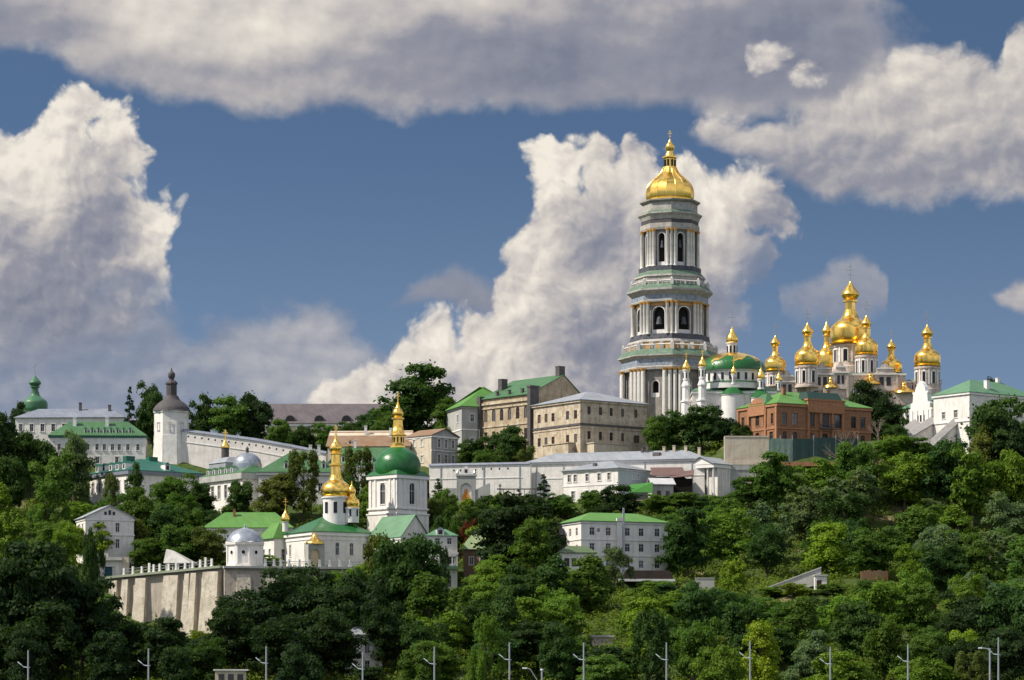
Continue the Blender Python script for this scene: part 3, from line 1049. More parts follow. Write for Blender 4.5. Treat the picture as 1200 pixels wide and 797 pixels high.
    f.lathe(smoothprof([(6.4, 336), (5.6, 339), (4.2, 342), (4.9, 344.5), (5.5, 347.5), (4.6, 350.5), (2.2, 353), (0.9, 356.5)]), 12)
    t.part('finial', f, [GOLD], dome, smooth=True)
    c = t.mb()
    cross_mb(c, 0, 0, 356, 11.5, t=0.55)
    t.part('cross', c, [GOLD], dome)


great_tower()


def small_cupola(t, x, y, z, R, H, dr, dz0, cross=8, drum_m=None, nwin=0, cm=GOLD):
    """drum from dz0 to z and an onion above"""
    mb = t.mb()
    mb.lathe([(dr, dz0), (dr, z - 1), (dr * 1.2, z - .9), (dr * 1.2, z)], 12, x, y)
    dr_o = t.part('drum', mb, [drum_m or TRIM], smooth=True)
    if nwin:
        for i in range(nwin):
            a = (i + .5) * 2 * math.pi / nwin
            w = t.mb()
            h = z - dz0
            w.box(-dr * .2, dr * .2, -.12, .3, 0, h * .55)
            put('window', w.mesh('window', GLASS), dr_o, ((x + dr * math.cos(a)) * t.k, (y + dr * math.sin(a)) * t.k, (dz0 + h * .2) * t.k), a + math.pi / 2)
    mb = t.mb()
    mb.lathe(onion(R, H, z), 16, x, y)
    d = t.part('dome', mb, [GOLD], smooth=True)
    if cross:
        c = t.mb()
        cross_mb(c, x, y, z + H - .3, cross, t=0.6)
        t.part('cross', c, [cm], d)
    return d


# ------------------------------------------------------------------ refectory church
def refectory():
    t = T('refectory_church', 'white church with a wide low green dome patterned in gold beside the tall tower', 'church', 858, 482, 930)
    ground(800, 500, 925, 900, 20)
    keep(795, 366, 900, 474, 925, 20)
    walls(t, 96, 66, -40, 19, f=[(.16, -8, 5, 12, True), (.3, -8, 5, 12, True), (.72, -8, 5, 12, True), (.86, -8, 5, 12, True)], l=[(.3, -8, 5, 12, True), (.7, -8, 5, 12, True)], x0=-48, y0=-33, style=WS_TRIM)
    band(t, 96, 66, 17.5, 20, 1.4, TRIM, -48, -33)
    hip(t, 96, 66, 20, 12, 1.6, G_PALE, -48, -33, inset=16)
    drum = t.mb()
    drum.lathe([(39, 24), (39, 31), (36, 31.2), (36, 44), (37.5, 44.5), (37.5, 46)], 32)
    do = t.part('drum', drum, [TRIM], smooth=True)
    for i in range(24):
        a = (i + .5) * 2 * math.pi / 24
        w = t.mb()
        w.box(-1.5, 1.5, -.3, .4, 0, 8)
        w.lathe([(1.5, -.01), (1.5, .01)], 8, 0, 0)
        put('window', w.mesh('window', GLASS), do, (36 * math.cos(a) * t.k, 36 * math.sin(a) * t.k, 34 * t.k), a + math.pi / 2)
    ro = t.mb()
    ro.lathe([(39.5, 30.8), (36.1, 32.6)], 32)
    t.part('drum_skirt', ro, [G_DOME], do)
    d = t.mb()
    dp = smoothprof([(39.6, 46), (39.2, 50), (36.5, 56), (30, 61.5), (19.5, 66), (8, 68.6)])
    d.lathe(dp, 32)
    dome = t.part('dome', d, [G_DOME], smooth=True, ang=25)

    def at_z(z):
        for (r0, z0), (r1, z1) in zip(dp, dp[1:]):
            if z0 <= z <= z1:
                return r0 + (r1 - r0) * (z - z0) / (z1 - z0)
        return dp[-1][0]
    g = t.mb()
    n = 48
    tips = [(59.5 if (i // 3) % 2 else 54.0) + (2.6 if i % 3 else 0) for i in range(n)]
    for i in range(n):
        a0, a1 = 2 * math.pi * i / n, 2 * math.pi * (i + 1) / n
        z0, z1 = tips[i], tips[(i + 1) % n]
        prev = None
        for s in range(7):
            za, zb = z0 + (68.3 - z0) * s / 6, z1 + (68.3 - z1) * s / 6
            ra, rb = at_z(za) + .25, at_z(zb) + .25
            cur = ((ra * math.cos(a0), ra * math.sin(a0), za + .2), (rb * math.cos(a1), rb * math.sin(a1), zb + .2))
            if prev:
                g.poly([prev[0], prev[1], cur[1], cur[0]])
            prev = cur
    t.part('gold_pattern', g, [GOLD], dome, smooth=True)
    small_cupola(t, 0, 0, 80, 7, 19, 6, 66, 18, nwin=8, cm=STEEL)
    for x, y, z, R, H, dz in ((-55, -20, 46, 5, 13, 34), (-37, -34, 48, 5, 13, 34), (-2, -52, 38, 3.6, 10, 26), (31, -34, 34, 5, 14, 22), (53, -20, 33, 4, 11, 22)):
        small_cupola(t, x, y, z, R, H, R * .8, dz, 9 if x > -10 else 8, nwin=6, cm=GOLD if x < 20 else STEEL)
    for x, y, z in ((-55, -20, 34), (-37, -34, 34)):
        m = t.mb()
        m.lathe([(6.2, -40), (6.2, 8), (7.2, 8.4), (7.2, 10), (5, 10.5), (5, z - 8), (5.8, z - 7.6), (5.8, z - 6), (3.4, z)], 8, x, y, math.pi / 8)
        t.part('turret', m, [TRIM])
    for x, y, R, z1 in ((-2, -36, 13, 16), (31, -32, 12, 13)):
        m = t.mb()
        m.lathe([(R, -40), (R, z1 - 1.5), (R + 1, z1 - 1), (R + 1, z1)], 16, x, y)
        ap = t.part('apse', m, [TRIM], smooth=True)
        m = t.mb()
        m.lathe(smoothprof([(R + 1.4, z1 - .2), (R * .86, z1 + 3), (R * .5, z1 + 7), (2, z1 + 9)]), 16, x, y)
        t.part('apse_roof', m, [G_DOME], ap, smooth=True)


refectory()


# ------------------------------------------------------------------ cathedral with the golden domes
def cathedral():
    t = T('cathedral', 'cream cathedral with a cluster of seven golden domes and tall crosses', 'cathedral', 1003, 482, 1010)
    ground(910, 492, 1000, 1100, 40)
    keep(896, 300, 1106, 448, 1000, 40)
    blocks = [(-58, 58, 0, 110, 44), (-101, -58, 8, 100, 36), (58, 101, 8, 100, 36)]
    for i, (x0, x1, y0, y1, h) in enumerate(blocks):
        n = 5 if i == 0 else 2
        ops = [((j + .5) / n, 18, 5, 14, True) for j in range(n)]
        walls(t, x1 - x0, y1 - y0, -40, h, f=ops, l=[(.3, 16, 5, 14, True), (.7, 16, 5, 14, True)], m=CATH, x0=x0, y0=y0, style=WS_TRIM)
        band(t, x1 - x0, y1 - y0, h - 2, h + .4, 1.2, TRIM, x0, y0)
        hip(t, x1 - x0, y1 - y0, h + .4, 5, 1.0, G_COPPER, x0, y0, inset=14)
    # x, y, R, z of dome foot, H to bulb top, cross, drum radius, drum foot
    for x, y, R, z, H, cr, dr, dz, nw in ((-93, 14, 12.5, 48, 42, 15, 10.5, 30, 6), (-56, 6, 15, 54, 50, 16, 14, 28, 8), (-25, 84, 12.5, 59, 55, 18, 11, 34, 6), (-.5, 55, 23.6, 83, 75, 22, 20, 36, 8),
                                          (14, 16, 13.5, 67, 47, 19, 12.6, 36, 8), (45, 30, 12.5, 48, 38.5, 13, 10.5, 30, 6), (84.5, 8, 15.3, 53, 49, 17, 14.3, -30, 8)):
        s = 1 + y * t.k / 1010
        x, z, dz = x * s, (z + 10) * s - 10, dz
        mb = t.mb()
        mb.lathe([(dr * 1.08, dz), (dr * 1.08, z - (z - max(dz, z - 30)) * .9), (dr, z - (z - max(dz, z - 30)) * .88), (dr, z - 4), (dr * 1.08, z - 3.4), (dr * 1.1, z - 1.2), (dr * 1.02, z - .4), (dr, z)], 16, x, y)
        do = t.part('drum', mb, [CATH], smooth=True, ang=30)
        wh = min(13.0, (z - max(dz, z - 30)) * .5)
        for i in range(nw):
            a = i * 2 * math.pi / nw + math.pi / nw - math.pi / 2
            w = t.mb()
            w.box(-dr * .13, dr * .13, -.35, .4, 0, wh, 0)
            w.box(-dr * .13 - .8, -dr * .13 - .02, -.6, .4, -.5, wh + .5, 1)
            w.box(dr * .13 + .02, dr * .13 + .8, -.6, .4, -.5, wh + .5, 1)
            w.extrude([(-dr * .13 - 1.4, wh + .5), (dr * .13 + 1.4, wh + .5), (0, wh + 3)], -.8, .4, 1)
            put('window', w.mesh('window', [GLASS, TRIM]), do, ((x + dr * math.cos(a)) * t.k, (y + dr * math.sin(a)) * t.k, (z - wh - 7.5) * t.k), a + math.pi / 2)
            pl = t.mb()
            a2 = a + math.pi / nw
            pl.box(-.9, .9, -.5, .5, -wh - 9, -3.4)
            put('pilaster', pl.mesh('pilaster', [TRIM]), do, ((x + dr * math.cos(a2)) * t.k, (y + dr * math.sin(a2)) * t.k, z * t.k), a2 + math.pi / 2)
        baroque_top(t, x, y, z, R, H, cr, 16 if R > 13 else 12, GOLD, STEEL, 0.2, neck=.31, cross_t=0.8)
    for gx, gw, gz in ((-40, 13, 44), (-18, 9, 46), (34, 15, 44), (-80, 12, 36), (80, 12, 36)):
        g = t.mb()
        g.extrude([(-gw, -20), (gw, -20), (gw, 0), (gw * .7, 1.5), (gw * .62, 6), (gw * .3, 8), (gw * .22, 11), (0, 12.5), (-gw * .22, 11), (-gw * .3, 8), (-gw * .62, 6), (-gw * .7, 1.5), (-gw, 0)], -2.2, 1.2)
        for q in (-gw, gw - 2.2):
            g.box(q, q + 2.2, -3.2, -2.21, -60, -.5)
        yy = 0 if abs(gx) < 58 else 8
        o = put('gable', g.mesh('gable', [CATH]), t.o, (gx * t.k, yy * t.k, gz * t.k))
        g = t.mb()
        g.box(-gw - 1, gw + 1, -3.8, -2.2, -1.6, .2)
        g.box(-gw * .68, gw * .68, -3.0, -2.2, 5.2, 6.6)
        g.lathe([(1.8, -3.2), (1.8, -2.2)], 8)
        put('moulding', g.mesh('moulding', [TRIM]), o)
        for q in (-.45, .1):
            w = t.mb()
            w.box(gw * q, gw * q + gw * .34, -2.5, -2.1, -14, -4)
            put('window', w.mesh('window', [GLASS]), o)
    # small gilded roofs over the gables of the front
    for x, z, w in ((17, 30, 13), (56, 20, 13), (-30, 26, 9)):
        g = t.mb()
        g.extrude([(-w, -44 - z + 6), (w, -44 - z + 6), (w, 0), (w * .6, 4), (0, 6), (-w * .6, 4), (-w, 0)], -4, 2, 0)
        o = put('front_gable', g.mesh('front_gable', [CATH]), t.o, (x * t.k, -2 * t.k, z * t.k))
        g = t.mb()
        g.lathe(smoothprof([(w * 1.0, 0), (w * .85, 3), (w * .45, 6), (w * .22, 9), (w * .25, 11), (.3, 14)]), 12)
        put('gilded_roof', g.mesh('gilded_roof', [GOLD], True), o, (0, -1 * t.k, 1 * t.k))


cathedral()


# ------------------------------------------------------------------ stone monastery blocks left of the tower
def stone_corner():
    t = T('corner_building', 'weathered two storey building with low grey hipped roof at left of the bell tower foot', 'building', 680, 532, 900, 36)
    ground(630, 534, 905, 760, 12)
    keep(624, 454, 766, 524, 900, 25)
    L = 100
    Ly = 92
    tf = [(x, 47, 4.6, 9.5) for x in (.13, .30, .46, .63, .83)] + [(x, 18, 4.6, 9.5) for x in (.13, .30, .46, .63)] + [(.84, 17, 9, 9)]
    tl = [(x, 42, 6.0, 10) for x in (.12, .27, .42, .73, .90)] + [(x, 14, 6.0, 10) for x in (.12, .27, .42, .73, .90)]
    walls(t, L, Ly, -14, 63, f=tf, l=tl, m=STONE2, style=WS_DARK, depth=1.2)
    band(t, L, Ly, 61, 63.4, 1.8, STONE2)
    band(t, L, Ly, 34, 36.4, .9, SOOT, name='string_course')
    band(t, L, Ly, 31, 32.2, .7, STONE2, name='string_course')
    r = hip(t, L, Ly, 63.4, 16, 3, ZINC, inset=47)
    m = t.mb()
    m.box(22, 24.2, 25, 27, 66, 71)
    t.part('roof_hatch', m, [SOOT], r)
    m = t.mb()
    m.box(8, 60, -16, -.2, -2, 12)
    m.box(7, 61, -17, -.2, 12, 13)
    an = t.part('annex', m, [BEIGE])
    m = t.mb()
    m.box(-10, -.2, 10, 60, -2, 13)
    m.box(-11, -.2, 9, 61, 13, 14)
    t.part('annex', m, [STONE2])


def stone_gable():
    t = T('gabled_building', 'tall weathered brick building with green gabled roof and two sooty chimneys', 'building', 622, 532, 922, 40)
    ground(566, 534, 920, 620, 12)
    keep(532, 428, 690, 500, 915, 35)
    W, L = 82, 92
    rows = []
    for x in (.10, .26, .42, .58, .74, .90):
        rows += [(x, 43, 6.5, 14, True), (x, 18, 6.0, 13, False)]
    walls(t, W, L, -14, 70, l=rows, f=[(.3, 55, 4, 7), (.6, 55, 4, 7)], m=STONE, style=WS_DARK, depth=1.2)
    m = t.mb()
    m.box(-2.0, -.01, -2, L + 2, 63, 65.5)
    m.box(-1.2, -.01, -2, L + 2, 58, 59.5)
    m.box(-1.0, -.01, -2, L + 2, 36, 37.5)
    t.part('cornice', m, [STONE2])
    gable(t, W, L, 70, 26, 2.2, G_ROOF2, STONE, axis='y', off=.62, endover=1.0)
    m = t.mb()
    m.box(-4.2, 9, -4, 1.5, -14, 78)
    m.box(-5, 10, -5, 2, 78, 80)
    t.part('firewall', m, [SOOT])
    m = t.mb()
    m.box(-4.2, 4, L - 3, L + 3, -14, 74)
    t.part('firewall', m, [SOOT])
    chimney(t, W * .62, 6, 94, 106, 9, 7, SOOT)
    chimney(t, 24, L - 12, 74, 95, 9, 7, SOOT)
    for y in (20, 44, 66):
        chimney(t, 4, y, 70, 78, 3, 3, SOOT)


def stone_wing():
    t = T('monastery_wing', 'grey rendered wing with bright green roof at the left end of the gabled brick building', 'building', 541, 528, 938, 18)
    ground(538, 528, 935, 562, 10)
    keep(532, 460, 566, 516, 930, 20)
    walls(t, 26, 80, -14, 51, f=[(.5, 34, 5, 9), (.5, 6, 5, 9)], l=[(.8, 34, 5, 9), (.8, 6, 5, 9)], m=GREYST, style=WS_TRIM)
    band(t, 26, 80, 49.5, 51.5, 1.2, GREYST)
    band(t, 26, 80, 24, 25.4, .6, TRIM, name='string_course')
    hip(t, 70, 60, 51.5, 27, 2, G_ROOF, y0=-1, x0=-1, inset=40, axis='x')


stone_corner()
stone_gable()
stone_wing()


# ------------------------------------------------------------------ orange brick house
def brick_house():
    t = T('brick_house', 'orange brick mansion with green roof and tall windows beside the gold domed cathedral', 'house', 911, 514, 882, 30)
    ground(868, 516, 884, 1030, 18)
    keep(868, 452, 1030, 512, 880, 22)
    Lx, Ly = 136, 82
    f = []
    for x, w in ((.075, 7.5), (.185, 7.5), (.35, 12), (.50, 12), (.65, 12), (.81, 7.5), (.91, 7.5)):
        h = 16 if w > 8 else 14
        z = 16 if w > 8 else 17
        f += [(x, z, w, h), (x, 0, w * .85, 9, True)]
    l = [(x, 18, 5.5 if x != .5 else 8, 12.5, x == .5) for x in (.13, .31, .5, .69, .87)] + [(.17, 0, 7, 9), (.5, 0, 10, 10, True), (.85, 0, 7, 9)]
    walls(t, Lx, Ly, -12, 41, f=f, l=l, m=BRICK, style=WS_BROWN, depth=1.3)
    band(t, Lx, Ly, 38.5, 41.5, 1.5, BRICKT)
    band(t, Lx, Ly, 12, 13.6, .9, BRICKT, name='string_course')
    # middle bay of the long front
    m = t.mb()
    m.box(42, 95, -3.0, -.05, 33, 47, 0)
    m.box(41, 96, -3.6, 4, 47, 49, 0)
    for x in (42, 60, 77, 92):
        m.box(x, x + 3, -2.2, -.06, -12, 33, 0)
    t.part('middle_bay', m, [BRICKT])
    m = t.mb()
    m.box(58, 78, -6, -3.05, 13.8, 15, 0)
    for i in range(9):
        m.box(58.3 + i * 2.35, 58.8 + i * 2.35, -5.8, -5.3, 15, 19, 0)
    m.box(58, 78, -5.9, -5.2, 19, 19.7, 0)
    t.part('balcony', m, [DARKP])
    # gabled bay on the short front
    m = t.mb()
    m.hexa([(-2, 24, 30), (-.05, 24, 30), (-.05, 58, 30), (-2, 58, 30)], [(-2, 24, 44), (-.05, 24, 44), (-.05, 58, 44), (-2, 58, 44)])
    m.hexa([(-2.4, 28, 44), (4, 28, 44), (4, 54, 44), (-2.4, 54, 44)], [(-2.4, 36, 50), (4, 36, 50), (4, 46, 50), (-2.4, 46, 50)])
    for y in (0, 22, 57, 79):
        m.box(-1.6, -.06, y, y + 3, -12, 38)
    t.part('gable_bay', m, [BRICKT])
    r = hip(t, Lx, Ly, 41.5, 19, 2.2, G_ROOF, inset=38)
    m = t.mb()
    m.hexa([(44, -1, 49), (93, -1, 49), (93, 20, 49), (44, 20, 49)], [(46, 6, 58), (91, 6, 58), (91, 20, 58), (46, 20, 58)])
    t.part('mansard', m, [mat('shaded_roof_green', (0.02, 0.05, 0.04), (0.03, 0.06, 0.05), 0.6)], r)  # shade of the upright roof face is put into its dark colour
    m = t.mb()
    m.hexa([(-2, 22, 43), (14, 22, 43), (14, 60, 43), (-2, 60, 43)], [(10, 36, 56), (14, 36, 56), (14, 46, 56), (10, 46, 56)])
    t.part('bay_roof', m, [G_ROOF2], r)
    chimney(t, 30, 30, 50, 64, 4, 4, BRICK)
    chimney(t, 104, 44, 50, 65, 4, 4, BRICK)


brick_house()


def terrace_walls():
    ground(850, 572, 862, 1000, 0)
    ground(850, 519, 872, 1000, 0)
    keep(852, 513, 1000, 536, 864, 6)
    keep(852, 536, 900, 566, 864, 6)

    def w1(mb):
        mb.box(0, 52, 0, 10, 0, 30)
        mb.box(-.6, 52.4, -1, 10.5, -3.6, 0)
        mb.box(0, 52, -.5, 0, 28.6, 30.2)
    single('beige_wall', 'beige rendered terrace wall with a moulded base below the orange brick mansion', 'wall', 849, 541, 868, w1, [BEIGE])

    def w2(mb):
        mb.box(0, 152, 0, 9, -60, 0)
        mb.box(-1, 60, -.6, 0, -6, -4)
        for x in (0, 52):
            mb.box(x, x + 4, -1.2, 0, -60, 0)
    single('retaining_wall', 'grey stone retaining wall with pilasters under the beige terrace wall', 'retaining wall', 849, 545, 867, w2, [GREYST])
    t = T('netted_fence', 'dark green netted building fence with one pale panel along the brick mansion terrace', 'fence', 901, 541, 868)
    for x0, x1, m in ((.5, 13, NETL), (14, 27, NETL), (28, 52, NET), (53, 78, NET), (79, 104, NET)):
        mb = t.mb()
        n = 7
        h = 28 + random.Random(x0).uniform(-1.5, 1.2)
        for i in range(n):      # slack cloth
            a, b = x0 + (x1 - x0) * i / n, x0 + (x1 - x0) * (i + 1) / n
            d0, d1 = .16 * math.sin(i * 1.7 + x0), .16 * math.sin((i + 1) * 1.7 + x0)
            mb.hexa([(a, d0, 0), (b, d1, 0), (b, d1 + .4, 0), (a, d0 + .4, 0)], [(a, d0 * .4, h), (b, d1 * .4, h), (b, d1 * .4 + .4, h), (a, d0 * .4 + .4, h)])
        t.part('panel', mb, [m])
    for x in (0.1, 13.5, 27.5, 52.5, 78.5, 104.4):
        mb = t.mb()
        mb.box(x - .45, x + .45, .8, 1.7, 0, 31)
        t.part('post', mb, [STEEL])

    def w3(mb):
        mb.box(0, 106, -2, 6, -5, 0)
    single('brick_ledge', 'brown brick ledge carrying the dark green netted fence', 'ledge', 901, 541.5, 866, w3, [BRICKT])


terrace_walls()


# ------------------------------------------------------------------ white baroque house at the right edge
def white_house_right():
    t = T('baroque_house', 'large white baroque house with pale green roof and curved gable at the right edge', 'house', 1136, 528, 900, 38)
    ground(1080, 528, 905, 1210, 20)
    keep(1066, 440, 1150, 518, 890, 35)
    keep(1150, 440, 1200, 462, 890, 35)
    f = [(.12, 44, 5.5, 9), (.21, 44, 5.5, 9), (.32, 44, 5.5, 9), (.45, 44, 5.5, 9), (.6, 44, 5.5, 9), (.75, 44, 5.5, 9)] + [(x, 15, 5.5, 10) for x in (.12, .21, .45, .6, .75)]
    l = [(.28, 40, 5, 8), (.62, 40, 6, 9), (.30, 12, 5, 8), (.62, 12, 6, 9), (.3, -6, 6, 8), (.62, -6, 6, 8), (.85, -6, 6, 8)]
    walls(t, 116, 58, -16, 68, f=f, l=l, m=WHITE, style=WS_TRIM)
    band(t, 116, 58, 66, 68.5, 1.6, TRIM)
    band(t, 116, 58, 34.5, 36.5, 1.0, TRIM, name='string_course')
    hip(t, 116, 58, 68.5, 19, 2.2, G_PALE, inset=34)
    chimney(t, 40, 10, 70, 85, 5, 5, TRIM)
    chimney(t, 80, 30, 80, 92, 4, 4, TRIM)
    # lower block with the curved gable, further along the left front
    walls(t, 60, 64, -16, 58, l=[(.22, 40, 6, 10), (.62, 40, 5, 9), (.82, 40, 5, 9)], m=WHITE, x0=8, y0=58.2, style=WS_TRIM)
    hip(t, 60, 64, 58, 17, 1.5, G_PALE, x0=8, y0=58.2, inset=30)
    band(t, 60, 64, 34.5, 36.5, 1.2, TRIM, 8, 58.2, name='string_course')
    g = t.mb()
    half = [(18, -38), (18, 26), (19.5, 26), (19.5, 28), (16, 28), (16, 34), (12.5, 36), (11.5, 46), (13, 46), (13, 48), (9, 48), (7.5, 53), (4, 58), (0, 61)]
    g.extrude([(-x, z) for x, z in half[::1]] [:-1] + [(x, z) for x, z in half[::-1]], 0, 6)
    for x in (-14, -6, 4, 12):
        g.box(x, x + 2, -1, 0, -30, 26)
    g.box(-18.5, 18.5, -1.2, 0, 8, 10)
    o = put('curved_gable', g.mesh('curved_gable', [TRIM]), t.o, (4 * t.k, 84 * t.k, 28 * t.k), -math.pi / 2)
    for x in (-4, 1, 6):
        w = t.mb()
        w.box(x - 1.4, x + 1.4, -.15, .2, 12, 20)
        put('pane', w.mesh('pane', GLASS), o)
    # covered stair galleries running down to the left
    for y0, y1, drop in ((58, 76, 30), (84, 100, 34), (20, 32, 44)):
        m = t.mb()
        ln = 66 if y0 != 20 else 60
        m.hexa([(-ln, y0 + 1, -16), (7.9 if y0 > 50 else -.1, y0 + 1, -16), (7.9 if y0 > 50 else -.1, y1 - 1, -16), (-ln, y1 - 1, -16)],
               [(-ln, y0 + 1, 46 - drop - 12), (7.9 if y0 > 50 else -.1, y0 + 1, 40 if y0 > 50 else 33), (7.9 if y0 > 50 else -.1, y1 - 1, 40 if y0 > 50 else 33), (-ln, y1 - 1, 46 - drop - 12)])
        s = t.part('stair_gallery', m, [WHITE])
        zz = 40 if y0 > 50 else 33
        xe = 7.8 if y0 > 50 else -.2
        ym = (y0 + y1) / 2
        m = t.mb()
        A = [(-ln - 2, y0 - 1.5, 33 - drop), (xe, y0 - 1.5, zz - 1), (xe, ym, zz + 5), (-ln - 2, ym, 39 - drop)]
        B_ = [(-ln - 2, ym, 39 - drop), (xe, ym, zz + 5), (xe, y1 + 1.5, zz - 1), (-ln - 2, y1 + 1.5, 33 - drop)]
        for q in (A, B_):
            m.hexa(q, [(x, y, z + 1.2) for x, y, z in q])
        t.part('gallery_roof', m, [mat('grey_shingles', (0.30, 0.29, 0.28), (0.22, 0.21, 0.20), 0.8, scale=1.0)], s)


white_house_right()
# ------------------------------------------------------------------ middle row: gallery, small houses, wall with gate
def gallery():
    t = T('gallery_building', 'long white gallery under a low grey roof with small chimneys, below the weathered buildings', 'building', 617, 584, 880, -17)
    ground(610, 582, 876, 830, 0)
    keep(617, 522, 815, 570, 868, 16)
    walls(t, 214, 56, -14, 41, f=[], l=[], m=WHITE)
    band(t, 214, 56, 39.2, 41.3, 1.4, TRIM)
    band(t, 214, 56, 22, 23.2, .5, TRIM, name='string_course')
    r = hip(t, 214, 56, 41.3, 13, 2.4, ZINC, inset=30)
    m = t.mb()
    m.box(-2, 45, -3, 58, 0, .1)
    for x, z in ((134, 50), (140, 52), (160, 50), (172, 51), (186, 50), (202, 48)):
        chimney(t, x, 24, z - 2, z + 8, 3, 3, BEIGE if x > 150 else SOOT)
    for x in (12, 45, 100, 143, 199):
        m = t.mb()
        m.box(x - .5, x + .5, -.7, -.01, -14, 39)
        t.part('downpipe', m, [STEEL])
    m = t.mb()
    m.hexa([(150, 8, 45), (158, 8, 45), (158, 16, 45), (150, 16, 45)], [(150, 10, 51), (158, 10, 51), (158, 18, 51), (150, 18, 51)])
    t.part('roof_hatch', m, [SOOT], r)


def portico():
    t = T('portico_house', 'small white temple front with columns and pediment at the right end of the gallery', 'building', 838, 586, 862, 48)
    ground(806, 586, 862, 856, 8)
    keep(810, 532, 855, 576, 862, 12)
    Lx, Ly = 24, 36
    walls(t, Lx, Ly, -14, 38, l=[(.5, 0, 8, 19, True), (.5, 25, 8, 8)], x0=4, m=WHITE2, style=WS_DARK)
    for y in (1.5, 10, 26, 34.5):
        m = t.mb()
        m.lathe([(1.9, -10), (1.9, -8.5), (1.5, -8), (1.25, 36), (1.8, 37.5), (1.8, 38)], 10, -1, y)
        t.part('column', m, [TRIM], smooth=True)
    for x in (5, 13, 21, 27):
        m = t.mb()
        m.box(x - 1, x + 1, -.7, -.02, -10, 38)
        t.part('pilaster', m, [TRIM])
    m = t.mb()
    m.box(-4, 29, -1.5, Ly + 1.5, 38.1, 42)
    t.part('entablature', m, [TRIM])
    m = t.mb()
    m.box(-4, 4, -2, Ly + 2, -14, -10)
    t.part('steps', m, [CONC])
    gable(t, 34, Ly, 42.2, 9, 2.2, ZINC, TRIM, x0=-4.4, axis='x')


def small_house():
    t = T('white_house', 'small white house with low grey hipped roof in front of the long gallery', 'house', 724, 586, 856, 52)
    ground(660, 586, 856, 766, 10)
    keep(662, 537, 766, 572, 855, 14)
    l = [(x, 24, 4.6, 8.5) for x in (.11, .22, .44, .66, .84)] + [(x, 4, 5, 9) for x in (.18, .44, .56, .84)]
    f = [(.48, 26, 4, 7), (.62, 26, 4, 7)]
    walls(t, 64, 80, -14, 37, l=l, m=WHITE, style=WS_TRIM)
    walls(t, 63.6, .6, 8, 36.8, f=f, m=BLUEW, x0=.3, y0=-.65, style=WS_TRIM, depth=.4, name='painted_wall')
    band(t, 64, 80, 35.6, 37.3, 1.3, TRIM)
    band(t, 64, 80, 18.5, 19.6, .5, TRIM, name='string_course')
    r = hip(t, 64, 80, 37.3, 12, 3, ZINC, inset=34)
    m = t.mb()
    m.box(10, 14, 40, 44, 42, 46)
    t.part('roof_hatch', m, [SOOT], r)


def sheds():
    t = T('shed', 'brown tin roofed shed squeezed behind the white house and gallery wall', 'shed', 766, 578, 860, -8)
    walls(t, 36, 24, -14, 19, m=WOOD, f=[(.5, 6, 8, 7)], style=WS_DARK)
    mb = t.mb()
    mb.hexa([(-2, -2, 20), (38, -2, 20), (32, 24, 31), (-6, 24, 31)], [(-2, -2, 21), (38, -2, 21), (32, 24, 32), (-6, 24, 32)])
    t.part('roof', mb, [BROWNROOF])
    t = T('timber_shed', 'dark timber shed with brown lean-to roof beside the temple front', 'shed', 788, 586, 858, -5)
    walls(t, 23, 20, -14, 25, m=WOOD, f=[(.4, 0, 6, 8)], style=WS_TRIM)
    mb = t.mb()
    mb.hexa([(-3, -3, 25.2), (25, -3, 28), (25, 20, 36), (-3, 20, 32)], [(-3, -3, 26.2), (25, -3, 29), (25, 20, 37), (-3, 20, 33)])
    t.part('roof', mb, [BROWNROOF])
    keep(762, 545, 812, 574, 856, 6)
    t = T('hut', 'pale hut with light gabled roof and dark porch beside the green tarpaulin', 'hut', 765, 588, 852, 12)
    walls(t, 25, 22, -14, 20, m=GREYST, f=[(.3, 5, 5, 8), (.72, 5, 5, 8)], style=WS_DARK)
    gable(t, 25, 22, 20, 8, 2.5, mat('pale_tin_roof', (0.50, 0.50, 0.50), (0.42, 0.42, 0.42), 0.6), BEIGE, axis='x')

    def tarp(mb):
        mb.hexa([(0, 0, 0), (27, 0, 0), (27, 9, 0), (0, 9, 0)], [(0, 5, 9.5), (27, 3, 12), (27, 9, 12), (0, 9, 9.5)])
        for i in range(5):
            mb.hexa([(i * 6, -.2, 0), (i * 6 + .8, -.2, 0), (i * 6 + .8, 0.5, 0), (i * 6, 0.5, 0)], [(i * 6, 4.8, 9.6), (i * 6 + .8, 4.8, 9.7), (i * 6 + .8, 5.5, 9.7), (i * 6, 5.5, 9.6)])
    single('tarpaulin', 'bright green tarpaulin cover on the slope below the small white house', 'tarpaulin', 738, 577, 850, tarp, [GREENW])
    ground(738, 588, 848, 790)
    keep(738, 562, 790, 574, 850, 4)


